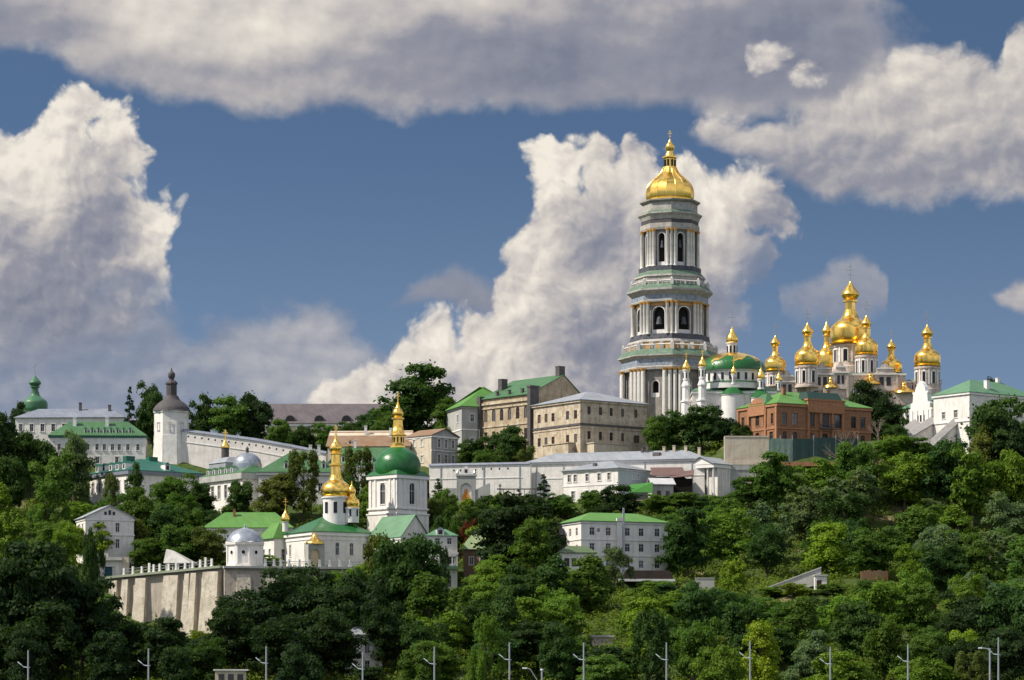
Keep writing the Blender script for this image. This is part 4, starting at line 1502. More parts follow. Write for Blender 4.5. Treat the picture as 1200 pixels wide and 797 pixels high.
def gate_wall():
    t = T('loopholed_wall', 'pale monastery wall with dark coping and small loopholes left of the gallery', 'wall', 503, 592, 884, -14)
    ground(505, 590, 874, 612, 0)
    keep(504, 543, 617, 568, 872, 5)
    mb = t.mb()
    mb.box(0, 122, 0, 6, -16, 46)
    t.part('wall', mb, [WHITE])
    mb = t.mb()
    mb.hexa([(-1, -1.4, 46), (122, -1.4, 46), (122, 7.4, 46), (-1, 7.4, 46)], [(-1, 2.6, 48.6), (122, 2.6, 48.6), (122, 3.4, 48.6), (-1, 3.4, 48.6)])
    t.part('coping', mb, [SLATE])
    for x in (30, 38, 47, 56, 65, 75, 85, 95):
        mb = t.mb()
        mb.box(-.9, .9, -.12, .3, 0, 2.2)
        put('loophole', mb.mesh('loophole', VOID), t.o, (x * t.k, 0, (39 if x < 60 else 40) * t.k))
    mb = t.mb()
    mb.box(0, 112, -.5, -.01, 30, 31)
    t.part('string_course', mb, [TRIM])
    for x in (14, 66, 109):
        mb = t.mb()
        mb.box(x - .5, x + .5, -.8, -.01, -14, 46)
        t.part('downpipe', mb, [STEEL])

    t = T('gate_chapel', 'grey gate with an arched golden mosaic and three small pinnacles before the pale wall', 'gate', 546, 592, 864, -4)
    ground(528, 592, 862, 574)
    keep(534, 549, 574, 584, 864, 5)
    mb = t.mb()
    facade(mb, (-11, 0), (1, 0), (0, -1), 22, -10, 34, [(11, 4, 13, 22, True)], 2.4)
    mb.box(-11, 11, 2.5, 8, -10, 34)
    mb.box(-11, -10.99, 0.01, 2.5, -10, 34)
    mb.box(10.99, 11, 0.01, 2.5, -10, 34)
    mb.box(-12, 12, -1, 9, 34.1, 36)
    t.part('wall', mb, [GREYST])
    mb = t.mb()
    mb.poly([(-6.4, 2.45, 4), (6.4, 2.45, 4)] + [(x, 2.45, z) for x, z in reversed(arch_pts(-6.4, 6.4, 19.6, 6.4))])
    ic = t.part('mosaic', mb, [TRIM])
    mb = t.mb()
    mb.extrude([(-5, 5), (5, 5), (4.4, 11), (2.4, 14), (1.8, 18), (0, 20), (-1.8, 18), (-2.4, 14), (-4.4, 11)], 2.2, 2.4)
    t.part('mosaic_figure', mb, [ICONO], ic)
    mb = t.mb()
    mb.extrude([(-5.5, 36.1), (5.5, 36.1), (5.5, 39), (3, 41), (3, 44), (0, 46), (-3, 44), (-3, 41), (-5.5, 39)], 0, 5)
    p = t.part('pediment', mb, [TRIM])
    mb = t.mb()
    mb.box(-1.5, 1.5, -.2, .2, 38, 42)
    t.part('pediment_niche', mb, [VOID], p)
    for x in (-10, 10):
        mb = t.mb()
        mb.lathe([(1.4, 36.1), (1.4, 38), (2, 38.4), (.2, 41.5)], 8, x, 3)
        t.part('pinnacle', mb, [STEEL])
    mb = t.mb()
    mb.hexa([(11.1, 1, -10), (28, 1, -10), (28, 6, -10), (11.1, 6, -10)], [(11.1, 1, 18), (28, 1, 26), (28, 6, 26), (11.1, 6, 18)])
    t.part('side_wall', mb, [GREYST])
    mb = t.mb()
    mb.box(-21, -11.1, 1, 6, -10, 20)
    t.part('side_wall', mb, [GREYST])
    mb = t.mb()
    for x in (17, 20.5):
        mb.box(x, x + 2, .7, .95, 4, 11)
    t.part('door', mb, [VOID])

    def cr(mb):
        mb.box(-.7, .7, -.7, .7, 0, 21)
        mb.box(-3.6, 3.6, -.6, .6, 14, 15.6)
        mb.box(-2, 2, -.6, .6, 18, 19)
        mb.box(-1.5, 1.5, -1.5, 1.5, -3, 2)
    single('memorial_cross', 'dark memorial cross standing before the pale wall, right of the gate', 'cross', 586, 588, 862, cr, [SOOT])
    t = T('railing', 'dark railing with posts along the terrace below the gallery', 'railing', 590, 585, 862, -4)
    for i in range(9):
        mb = t.mb()
        mb.box(i * 6.2 - .35, i * 6.2 + .35, -.3, .3, -5, 12)
        t.part('post', mb, [SOOT])
    mb = t.mb()
    mb.box(-1, 51, -.25, .25, 11, 12.4)
    mb.box(-1, 51, -.2, .2, 3, 3.8)
    t.part('rail', mb, [SOOT])
    keep(590, 570, 634, 580, 862, 2)


def cream_house():
    t = T('cream_house', 'cream stone house with pedimented side and rows of dark windows below the tall oak', 'house', 506, 546, 902, 45)
    ground(476, 546, 902, 538, 10)
    keep(478, 503, 536, 543, 902, 10)
    f = [(x, 22, 4.4, 10) for x in (.28, .55, .82)] + [(x, 4, 4.4, 10) for x in (.28, .55, .82)]
    l = [(.3, 24, 4.4, 8), (.62, 24, 4.4, 8), (.3, 5, 4.4, 8), (.62, 5, 4.4, 8)]
    walls(t, 42, 42, -14, 35, f=f, m=GREYST, style=WS_TRIM, l=())
    walls(t, .6, 41.6, -14, 34.6, l=l, m=BEIGE, x0=-.65, y0=.2, style=WS_TRIM, name='front_wall', depth=.4)
    band(t, 42, 42, 33.6, 35.6, 1.4, TRIM)
    band(t, 42, 42, 18, 19, .6, TRIM, name='string_course')
    gable(t, 42, 42, 35.7, 9, 2.4, RUST, GREYST, axis='y')


def rust_house():
    t = T('tin_roofed_building', 'low building under a broad rusty tin roof behind the gilded church dome', 'building', 384, 548, 908, -4)
    ground(384, 548, 908, 476, 12)
    keep(384, 502, 462, 522, 908, 16)
    walls(t, 96, 62, -10, 24, m=BEIGE, f=[((i + .5) / 8, 8, 4, 8) for i in range(8)], style=WS_TRIM)
    r = gable(t, 96, 62, 24, 20, 2, RUST, BEIGE, axis='x')
    mb = t.mb()
    mb.hexa([(-1, 22, 38.9), (97, 22, 38.9), (97, 33, 44.6), (-1, 33, 44.6)], [(-1, 22, 39.4), (97, 22, 39.4), (97, 33, 45.8), (-1, 33, 45.8)])
    t.part('upper_roof', mb, [BEIGE])
    dormer(t, 26, 4, 26, 5, 6, 12, TRIM, RUST)
    chimney(t, 42, 24, 36, 50, 3, 3, TRIM)
    chimney(t, 72, 20, 36, 47, 3, 3, TRIM)


def green_mansards():
    t = T('mansard_house', 'grey house with green mansard roof and white dormers left of the green domed belfry', 'house', 384, 586, 890, -2)
    ground(384, 588, 888, 470, 10)
    keep(396, 522, 432, 562, 888, 14)
    walls(t, 96, 50, -10, 40, m=WHITE, f=[((i + .5) / 8, 18, 5, 10) for i in range(8)], style=WS_TRIM)
    band(t, 96, 50, 38.5, 40.4, 1.6, TRIM)
    r = hip(t, 96, 50, 40.4, 23, 2, G_ROOF2, inset=14)
    for x in (18, 28, 38, 50, 64, 78):
        dormer(t, x, 2, 44, 4.6, 10, 12, TRIM, G_ROOF2)
    chimney(t, 30, 26, 58, 72, 3, 3, TRIM)
    t = T('mansard_house', 'long grey house with green hipped roof sloping down left, before the descending fortress wall', 'house', 303, 590, 884, 2)
    ground(300, 592, 882, 400, 10)
    keep(303, 524, 366, 566, 882, 14)
    walls(t, 92, 52, -10, 36, m=WHITE, f=[((i + .5) / 7, 14, 5, 10) for i in range(7)], style=WS_TRIM)
    band(t, 92, 52, 33, 36.4, 2.2, GREYST)
    r = hip(t, 92, 52, 36.4, 27, 2.4, G_ROOF2, inset=40)
    for x in (32, 45, 62, 76):
        dormer(t, x, 3, 40, 5, 11, 12, TRIM, G_ROOF2)
    chimney(t, 60, 22, 58, 70, 3.6, 3.6, TRIM)
    chimney(t, 70, 22, 58, 70, 3.6, 3.6, TRIM)


def long_barracks():
    t = T('barracks', 'very long building far back with mauve grey roof and dark arched dormers', 'building', 296, 515, 1070, 0)
    ground(300, 514, 1068, 450, 20)
    keep(318, 470, 432, 500, 1066, 30)
    walls(t, 156, 66, -10, 18, m=BEIGE, f=[((i + .5) / 13, 7, 4, 9, True) for i in range(13)], style=WS_TRIM)
    band(t, 156, 66, 15.5, 18.4, 1.2, TRIM)
    r = gable(t, 156, 66, 18.4, 26, 2, MAUVE, BEIGE, axis='x')
    for x in (44, 78, 110, 140):
        mb = t.mb()
        mb.extrude([(-6.2, 0), (6.2, 0)] + [(x_, z_) for x_, z_ in reversed(arch_pts(-6.2, 6.2, 2, 6.4, 8))], 0, 12)
        o = put('dormer', mb.mesh('dormer', [SLATE]), t.o, (x * t.k, 1 * t.k, 20.6 * t.k))
        mb = t.mb()
        mb.extrude([(-5.4, .4), (5.4, .4)] + [(x_, z_) for x_, z_ in reversed(arch_pts(-5.4, 5.4, 2, 5.6, 8))], -.2, 0)
        put('pane', mb.mesh('pane', [VOID]), o)


def white_tower():
    t = T('corner_tower', 'octagonal white fortress tower with dark shingled dome and slim lantern', 'tower', 201, 540, 946)
    ground(175, 535, 945, 225, 5)
    keep(180, 436, 224, 530, 946, 8)
    mb = t.mb()
    mb.lathe([(25, -20), (22.5, 6), (21.4, 28), (21.4, 29), (21, 29.2), (21, 55), (22.2, 55.6), (22.2, 57.5), (21, 58)], 8, 0, 0, math.pi / 8)
    w = t.part('wall', mb, [WHITE])
    R = 21 * math.cos(math.pi / 8)
    for i in range(8):
        a = i * math.pi / 4 + math.pi / 4 * 0 
        o = add_window(t, (R + .55) * math.cos(a), (R + .55) * math.sin(a), 35, 3.6, 8.5, a + math.pi / 2, False, WS_TRIM)
    mb = t.mb()
    mb.lathe([(22.8, 57.6)] + smoothprof([(22, 58.2), (20.6, 62), (16, 67), (10.5, 71), (7.6, 76)]), 16, 0, 0, math.pi / 8)
    d = t.part('dome', mb, [SHINGLE], smooth=True)
    mb = t.mb()
    mb.lathe([(6.2, 75.5), (6.2, 89), (7.4, 90), (7, 91.6), (4.4, 94)], 8)
    l = t.part('lantern', mb, [SHINGLE], d)
    mb = t.mb()
    mb.lathe(smoothprof([(3.2, 93.6), (3, 96), (4.2, 99), (3.9, 102.5), (1.5, 105), (.3, 109)]), 12)
    t.part('finial', mb, [SHINGLE], d, smooth=True)


def fortress_wall():
    t = T('fortress_wall', 'pale fortress wall with loopholes stepping down the hill right of the octagonal tower', 'wall', 213, 560, 942, -13)
    ground(222, 560, 935, 380, 0)
    keep(222, 505, 310, 545, 930, 5)
    mb = t.mb()
    tops = [(0, 55), (48, 48), (90, 42), (132, 34), (176, 25)]
    for (x0, z0), (x1, z1) in zip(tops, tops[1:]):
        mb.hexa([(x0, 0, -20), (x1, 0, -20), (x1, 7, -20), (x0, 7, -20)], [(x0, 0, z0), (x1, 0, z1), (x1, 7, z1), (x0, 7, z0)])
    t.part('wall', mb, [WHITE2])
    mb = t.mb()
    for (x0, z0), (x1, z1) in zip(tops, tops[1:]):
        mb.hexa([(x0, -1.4, z0), (x1, -1.4, z1), (x1, 8.4, z1), (x0, 8.4, z0)], [(x0, 3, z0 + 3), (x1, 3, z1 + 3), (x1, 4, z1 + 3), (x0, 4, z0 + 3)])
    t.part('coping', mb, [SLATE])
    mb = t.mb()
    for (x0, z0), (x1, z1) in zip(tops, tops[1:]):
        mb.hexa([(x0, -.6, z0 - 13), (x1, -.6, z1 - 13), (x1, -.01, z1 - 13), (x0, -.01, z0 - 13)], [(x0, -.6, z0 - 12), (x1, -.6, z1 - 12), (x1, -.01, z1 - 12), (x0, -.01, z0 - 12)])
    t.part('string_course', mb, [TRIM])
    x = 8
    while x < 172:
        z = np.interp(x, [q[0] for q in tops], [q[1] for q in tops])
        mb = t.mb()
        mb.box(-.9, .9, -.12, .3, 0, 2.0)
        put('loophole', mb.mesh('loophole', VOID), t.o, (x * t.k, 0, (z - 6.5) * t.k))
        x += 8.3


def left_upper():
    t = T('green_domed_church', 'church with a green pear dome and cross rising behind the long slate roof', 'church', 41, 497, 1012)
    ground(20, 497, 1010, 70, 10)
    keep(24, 428, 60, 482, 1010, 10)
    mb = t.mb()
    mb.lathe([(13, -10), (13, 12), (14.4, 12.4), (14.4, 14)], 8, 0, 0, math.pi / 8)
    t.part('drum', mb, [TRIM])
    baroque_top(t, 0, 0, 14, 14.6, 43, 14, 16, G_GREYD, STEEL, neck=.33, cross_t=.6)
    t = T('slate_roofed_building', 'long pale building with blue grey roof at the far left, behind the green mansard', 'building', 18, 520, 978, -3)
    ground(20, 520, 976, 180, 14)
    keep(60, 478, 180, 492, 976, 14)
    walls(t, 128, 50, -10, 30, m=WHITE, f=[((i + .5) / 10, 14, 4.5, 9) for i in range(10)], style=WS_TRIM)
    r = hip(t, 128, 50, 30, 13, 2, SLATE, inset=24)
    chimney(t, 73, 20, 38, 49, 3, 3, SOOT)
    chimney(t, 108, 18, 38, 46, 3, 3, SOOT)
    mb = t.mb()
    mb.box(128.2, 162, 4, 40, -10, 27)
    t.part('side_wing', mb, [mat('dark_brown_wall', (0.13, 0.10, 0.085), (0.09, 0.07, 0.06), 0.9)])
    mb = t.mb()
    mb.hexa([(127, 2, 27), (164, 2, 27), (164, 42, 27), (127, 42, 27)], [(127, 20, 40), (150, 20, 31), (150, 24, 31), (127, 24, 40)])
    t.part('wing_roof', mb, [SLATE], r)
    # green mansard house
    t = T('mansard_house', 'white house with long green roof and dark window row left of the octagonal tower', 'house', 58, 545, 942, 3)
    ground(60, 545, 940, 175, 12)
    keep(98, 490, 172, 534, 940, 14)
    walls(t, 112, 46, -12, 34, m=WHITE, f=[(x, 17.5, 4, 7.5, True) for x in (.1, .2, .3, .4, .495, .57, .655, .725, .815, .92)] + [(x, 2, 4, 8) for x in (.1, .3, .5, .7)], style=WS_TRIM)
    band(t, 112, 46, 32.4, 34.4, 1.4, G_TEAL)
    r = hip(t, 112, 46, 34.4, 19, 2, G_ROOF2, inset=24)
    for i in range(8):
        dormer(t, 42 + i * 7.4, 2.5, 37, 3.6, 7.5, 9, TRIM, G_TEAL)
    for x in (28, 66):
        chimney(t, x, 16, 46, 57, 4, 4, TRIM)
    # blue-green roofed house
    t = T('dormered_house', 'white house with deep blue green roof and a line of arched white dormers', 'house', 151, 592, 908, 38)
    ground(95, 592, 912, 232, 8)
    keep(97, 532, 150, 584, 905, 14)
    keep(150, 532, 230, 566, 905, 14)
    l = [((i + .5) / 6, 18, 6, 12) for i in range(6)] + [((i + .5) / 6, -4, 6, 10) for i in range(6)]
    f = [(x, 14, 5, 11) for x in (.1, .3, .5, .7, .9)]
    walls(t, 102, 90, -14, 38, l=l, f=f, m=WHITE, style=WS_TRIM)
    band(t, 102, 90, 36.6, 41, 2.2, SLATE)
    r = hip(t, 102, 90, 41, 18, 2.6, G_TEAL, inset=44)
    for i in range(5):
        dormer(t, 1.5, 14 + i * 15.5, 43, 6, 9.5, 10, TRIM, G_TEAL, rz=-math.pi / 2)
    dormer(t, 54, 1.5, 43, 7, 9.5, 10, TRIM, G_TEAL)
    for x, y in ((30, 50), (58, 44)):
        m = t.mb()
        m.box(x - 6, x + 6, y - 4, y + 4, 54, 62)
        t.part('roof_lantern', m, [G_TEAL], r)
    # house with the silver dome
    t = T('domed_house', 'white house with green roof, flattened silver dome and slim gold topped turret', 'house', 284, 604, 897, 35)
    ground(228, 604, 900, 318, 8)
    keep(230, 500, 318, 560, 895, 14)
    keep(246, 556, 270, 580, 895, 14)
    l = [((i + .5) / 6, 22, 7, 16) for i in range(6)]
    walls(t, 46, 94, -14, 43, l=l, m=WHITE, style=WS_TRIM)
    band(t, 46, 94, 43, 50, 3.2, GREYST)
    r = hip(t, 46, 94, 50, 12, 3.2, G_ROOF2, inset=20)
    for i in range(5):
        dormer(t, 0, 26 + i * 14, 50.6, 5, 9, 10, TRIM, G_ROOF2, rz=-math.pi / 2)
    mb = t.mb()
    mb.lathe([(17.5, 52), (17.5, 63)] + smoothprof([(17, 63), (15.6, 68), (11.5, 73), (6, 76), (.5, 77)]), 24, 24, 30)
    d = t.part('dome', mb, [ZINCD], smooth=True, ang=50)
    mb = t.mb()
    mb.box(6, 40, 50, 90, 52, 66)
    mb.hexa([(5, 49, 66), (41, 49, 66), (41, 91, 66), (5, 91, 66)], [(14, 56, 73), (32, 56, 73), (32, 84, 73), (14, 84, 73)])
    t.part('attic', mb, [ZINC])
    mb = t.mb()
    mb.lathe([(4.6, 66), (4.6, 85)], 12, 18, 72)
    dr = t.part('turret', mb, [SHINGLE], smooth=True)
    mb = t.mb()
    mb.lathe(smoothprof([(5.4, 85), (5.2, 87.5), (3.6, 90), (1.6, 93), (1.2, 96)]), 12, 18, 72)
    gd = t.part('gold_cap', mb, [GOLD], dr, smooth=True)
    mb = t.mb()
    cross_mb(mb, 18, 72, 95, 12, w=7, t=1.0)
    t.part('cross', mb, [GOLD], gd)
    mb = t.mb()
    mb.lathe([(1.8, 76), (1.8, 80.5), (2.4, 81), (.3, 84)], 8, 24, 30)
    t.part('dome_lantern', mb, [SHINGLE], d)


gallery()
portico()
small_house()
sheds()
gate_wall()
cream_house()
rust_house()
green_mansards()
long_barracks()
white_tower()
fortress_wall()
left_upper()


# ------------------------------------------------------------------ lower monastery
def cave_church():
    t = T('gilded_church', 'white church with green roof and tall slender gilded dome above the buttressed wall', 'church', 366, 668, 808, 30)
    ground(330, 668, 810, 436, 10)
    keep(326, 500, 430, 655, 806, 18)
    l = [(.2, 18, 4.5, 14, True), (.75, 18, 4.5, 14, True)]
    f = [(.42, 18, 5, 15, True), (.66, 18, 5, 15, True), (.88, 18, 5, 15, True)]
    walls(t, 78, 74, -14, 44, l=l, f=f, m=WHITE, style=WS_TRIM)
    band(t, 78, 74, 41, 45, 1.8, TRIM)
    band(t, 78, 74, 36, 37, .8, TRIM, name='string_course')
    hip(t, 78, 74, 45, 20, 3.0, G_DOME, inset=34)
    cx, cy = 47, 32

    def drum(x, y, r, z0, z1, n, wh):
        mb = t.mb()
        mb.lathe([(r, z0), (r, z1 - 2), (r * 1.1, z1 - 1.6), (r * 1.1, z1)], 16, x, y, .2)
        o = t.part('drum', mb, [TRIM], smooth=True, ang=30)
        for i in range(n):
            a = -math.pi / 2 + (i + .35) * 2 * math.pi / n
            w = t.mb()
            w.box(-r * .14, r * .14, -.25, .4, 0, wh, 0)
            w.lathe([(r * .14, wh - .01), (r * .14, wh)], 8)
            put('window', w.mesh('window', GLASS), o, ((x + r * math.cos(a)) * t.k, (y + r * math.sin(a)) * t.k, (z0 + (z1 - z0) * .42) * t.k), a + math.pi / 2)
        return o
    s = 1.02
    drum(cx, cy, 15.5, 55, 89, 8, 13)
    # main gilded dome: squat pear, tall two-stage spire
    z = 89
    d = t.mb()
    d.lathe([(16.4, z - .4), (16.4, z + 1.4)] + smoothprof([(15.8, z + 1.5), (17.8, z + 5), (17.6, z + 11), (14.2, z + 16), (9.2, z + 20), (7.0, z + 26)]), 16, cx, cy)
    dome = t.part('dome', d, [GOLD], smooth=True, ang=28)
    d = t.mb()
    d.lathe([(6.4, z + 25), (6.2, z + 36), (8.4, z + 37), (8.4, z + 38.4), (5.8, z + 39.4), (5.4, z + 50), (7.4, z + 51), (7.2, z + 52.4)] + smoothprof([(5.2, z + 53), (7.4, z + 57), (6.4, z + 62), (2.8, z + 67), (1.2, z + 75)]), 12, cx, cy)
    t.part('spire', d, [GOLD], dome, smooth=True, ang=28)
    c = t.mb()
    cross_mb(c, cx, cy, z + 74, 12, t=.8)
    t.part('cross', c, [GOLD], dome)
    # smaller dome to its right
    drum(61, 18, 8.6, 58, 76, 6, 8)
    z = 76
    d = t.mb()
    d.lathe([(9, z - .2), (9, z + 1)] + smoothprof([(8.2, z + 1), (9.0, z + 5), (8.2, z + 9), (5.2, z + 12), (3.9, z + 16), (4.8, z + 19), (3.8, z + 23), (1, z + 27), (.5, z + 32)]), 14, 61, 18)
    t.part('dome', d, [GOLD], smooth=True, ang=28)
    # shrine with gilded roof on the corner
    m = t.mb()
    facade(m, (-10, -12), (1, 0), (0, -1), 20, -10, 30, [(8, 4, 11, 20, True)], 2)
    m.box(-10, 10, -9.9, -.05, -10, 30)
    sh = t.part('shrine', m, [GREYST])
    m = t.mb()
    m.poly([(-7.5, -10.02, 4), (3.5, -10.02, 4)] + [(x, -10.02, z_) for x, z_ in reversed(arch_pts(-7.5, 3.5, 18.5, 5.5))])
    t.part('niche_painting', m, [NICHE], sh)
    m = t.mb()
    m.lathe(smoothprof([(11, 30.1), (10.4, 32.5), (6, 35.5), (3, 38.5), (2.6, 40), (.4, 43)]), 12, 0, -6)
    gr = t.part('gilded_roof', m, [GOLD], sh, smooth=True)
    # lower side wing with its own cupola
    walls(t, 24, 40, -14, 40, f=[(.5, 14, 5, 14, True)], l=[(.3, 14, 5, 14, True), (.7, 14, 5, 14, True)], m=WHITE, x0=-14, y0=74.3, style=WS_TRIM)
    hip(t, 24, 40, 40, 20, 2.4, G_ROOF, x0=-14, y0=74.3, inset=13)
    o = small_cupola(t, -4, 64, 60, 5.6, 15, 3.6, 48, 14)


def cave_belfry():
    t = T('green_domed_belfry', 'square white belfry with shining green dome and gilded spire', 'bell tower', 465, 640, 822, 45)
    ground(430, 628, 822, 502, 8)
    keep(426, 458, 504, 606, 820, 14)
    W = 49
    walls(t, W, W, -20, 84, f=[(.5, 50, 8.5, 25, True)], l=[(.5, 50, 8.5, 25, True)], r=[(.5, 50, 8.5, 25, True)], m=WHITE, style=WS_TRIM)
    for x, y in ((0, 0), (W, 0), (0, W)):
        for dx, dy in ((0, 1), (1, 0)):
            pass
    for f in (.08, .24, .76, .92):
        for side in (0, 1):
            m = t.mb()
            if side == 0:
                m.box(W * f - 1.4, W * f + 1.4, -1.0, -.02, 44, 80)
            else:
                m.box(-1.0, -.02, W * f - 1.4, W * f + 1.4, 44, 80)
            t.part('pilaster', m, [TRIM])
    band(t, W, W, 80, 84.2, 2.0, TRIM)
    band(t, W, W, 44, 46, 1.6, TRIM, name='string_course')
    band(t, W, W, 38, 39.6, 2.2, TRIM, name='string_course')
    band(t, W, W, -20, 37.9, 1.4, WHITE, name='base_storey')
    c = W / 2
    # flared roof skirt and dome
    m = t.mb()
    n = 2.8
    m.hexa([(-n, -n, 84.3), (W + n, -n, 84.3), (W + n, W + n, 84.3), (-n, W + n, 84.3)], [(3, 3, 90), (W - 3, 3, 90), (W - 3, W - 3, 90), (3, W - 3, 90)])
    sk = t.part('roof_skirt', m, [G_DOME])
    m = t.mb()
    m.lathe(smoothprof([(26.2, 87), (27.3, 92), (27.2, 98), (25.4, 104.5), (21.2, 110.5), (15, 115.4), (9.6, 118.3)]), 24, c, c, .13)
    dome = t.part('dome', m, [G_DOME], smooth=True, ang=30)
    m = t.mb()
    z = 118
    m.lathe([(9.6, z - .5), (9.2, z + 2), (6.6, z + 5), (6.4, z + 14), (7.2, z + 14.6)], 8, c, c, math.pi / 8)
    for i in range(8):
        a = i * math.pi / 4
        m.tube((c + 6.2 * math.cos(a), c + 6.2 * math.sin(a), z + 6), (c + 6.2 * math.cos(a), c + 6.2 * math.sin(a), z + 12.5), 1.2, seg=4, m=1)
    la = t.part('lantern', m, [GOLD, VOID], dome)
    m = t.mb()
    m.lathe([(10, z + 14.5), (10, z + 15.6)] + smoothprof([(8.4, z + 16), (7.8, z + 20), (6.2, z + 25), (5.6, z + 33)]) + [(7.6, z + 34), (7.6, z + 35.4)] + smoothprof([(4.8, z + 36), (6.6, z + 40), (5.8, z + 44), (2.8, z + 48), (1.1, z + 54)]), 12, c, c)
    sp = t.part('spire', m, [GOLD], dome, smooth=True, ang=28)
    m = t.mb()
    cross_mb(m, c, c, z + 53, 13, t=.8)
    t.part('cross', m, [GOLD], sp)


def cave_houses():
    t = T('long_house', 'white house with broad pale green roof below the green domed belfry', 'house', 470, 660, 804, 38)
    ground(434, 664, 806, 504, 8)
    keep(438, 602, 500, 622, 804, 14)
    walls(t, 40, 64, -20, 30, l=[((i + .5) / 5, 8, 6, 13) for i in range(5)], m=WHITE, style=WS_TRIM)
    band(t, 40, 64, 28, 30.2, 1.2, TRIM)
    gable(t, 40, 64, 30.2, 27, 2, G_PALE, WHITE, axis='y')
    # balconied white house half hidden by trees
    t = T('balcony_house', 'narrow white three storey house with green ledges half hidden behind trees', 'house', 500, 690, 788, 6)
    ground(498, 692, 788, 540, 6)
    keep(500, 620, 534, 670, 788, 9)
    walls(t, 36, 34, -14, 62, f=[(.36, 52, 5.5, 7.5), (.74, 52, 5.5, 7.5), (.2, 29, 6, 9), (.5, 29, 6, 9), (.82, 29, 7, 9), (.7, 2, 8, 14)], m=WHITE, style=WS_TRIM)
    m = t.mb()
    m.box(-1, 37, -6, -.02, 23, 26.5)
    t.part('ledge', m, [G_PALE])
    for x in (0, 9, 19, 29, 34.5):
        m = t.mb()
        m.box(x, x + 1.6, -5, -3.6, 26.6, 40)
        t.part('balcony_post', m, [TRIM])
    m = t.mb()
    m.box(-1, 37, -5.4, -3.2, 40.1, 43)
    t.part('balcony_beam', m, [TRIM])
    hip(t, 36, 34, 62, 9, 1.6, G_PALE, inset=14)
    dormer(t, 16, -.5, 63, 9, 9, 10, TRIM, ZINC)
    t = T('cottage', 'small cottage with olive green hipped roof among trees right of the balconied house', 'cottage', 543, 668, 794, -8)
    ground(542, 668, 792, 576, 6)
    keep(544, 622, 568, 644, 792, 8)
    walls(t, 32, 26, -12, 24, f=[(.3, 6, 5, 9), (.7, 6, 5, 9)], m=mat('timber_wall', (0.22, 0.14, 0.10), (0.16, 0.10, 0.07), .8), style=WS_TRIM)
    hip(t, 32, 26, 24, 22, 3, G_OLIVE, inset=13)
    # light green hipped roof
    t = T('hall', 'low white hall with wide light green hipped roof left of the gilded church', 'hall', 240, 646, 830, 0)
    ground(238, 646, 830, 342, 6)
    keep(242, 599, 340, 622, 830, 14)
    keep(318, 620, 340, 645, 830, 10)
    walls(t, 102, 50, -14, 27, f=[((i + .5) / 9, 8, 5, 11) for i in range(9)], l=[(.3, 8, 5, 11), (.7, 8, 5, 11)], m=WHITE, style=WS_TRIM)
    band(t, 102, 50, 25, 27.2, 1.2, TRIM)
    r = hip(t, 102, 50, 27.2, 20, 2.6, G_ROOF, inset=24)
    chimney(t, 33, 18, 40, 50, 3, 3, BRICK)
    # gabled white house
    t = T('gabled_house', 'white two storey house with pedimented gable standing alone at left', 'house', 100, 656, 812, 20)
    ground(86, 656, 814, 160, 6)
    keep(86, 590, 158, 645, 795, 12)
    f = [(.28, 34, 5, 11), (.66, 33, 5, 11), (.28, 14, 5, 11), (.66, 14, 5, 11), (.40, 53, 3, 4, True), (.47, 53, 3.4, 5.4, True), (.54, 53, 3, 4, True)]
    f = [q for q in f if q[1] < 50]
    l = [(.3, 32, 6, 11), (.7, 32, 6, 11), (.3, 12, 6, 11), (.7, 12, 6, 11)]
    walls(t, 58, 50, -12, 49, f=f, l=l, m=WHITE, style=WS_TRIM)
    band(t, 58, 50, 29, 30.4, .9, TRIM, name='string_course')
    band(t, 58, 50, 46.5, 48.6, .9, TRIM)
    gable(t, 58, 50, 49.2, 15, 2.5, ZINC, WHITE, axis='y')
    m = t.mb()
    for x in (24, 29, 34):
        m.box(x - 1.5, x + 1.5, -.25, .3, 53, 57 if x != 29 else 58.6)
    t.part('attic_window', m, [GLASS])
    # garage
    t = T('garage', 'flat roofed white garage with dark teal door below the gabled white house', 'garage', 108, 682, 803, 0)
    ground(104, 680, 803, 150, 4)
    keep(108, 650, 152, 674, 786, 8)
    m = t.mb()
    facade(m, (4, 0), (1, 0), (0, -1), 30, -8, 25, [(17, 2, 13, 16, False)], 1.5)
    m.box(4.01, 34, 1.6, 24, -8, 25)
    t.part('wall', m, [WHITE])
    m = t.mb()
    m.box(10.6, 23.4, 1.2, 1.55, 2, 17.9)
    t.part('door', m, [TEALD])
    m = t.mb()
    m.box(-2, 36, -5, 26, 25.1, 29)
    t.part('roof', m, [CONC])
    m = t.mb()
    m.box(34.2, 43, -1, 8, -8, 29)
    t.part('pillar', m, [BEIGE])
    m = t.mb()
    m.box(12, 18, 4, 10, 29.1, 34)
    t.part('roof_box', m, [CONC])


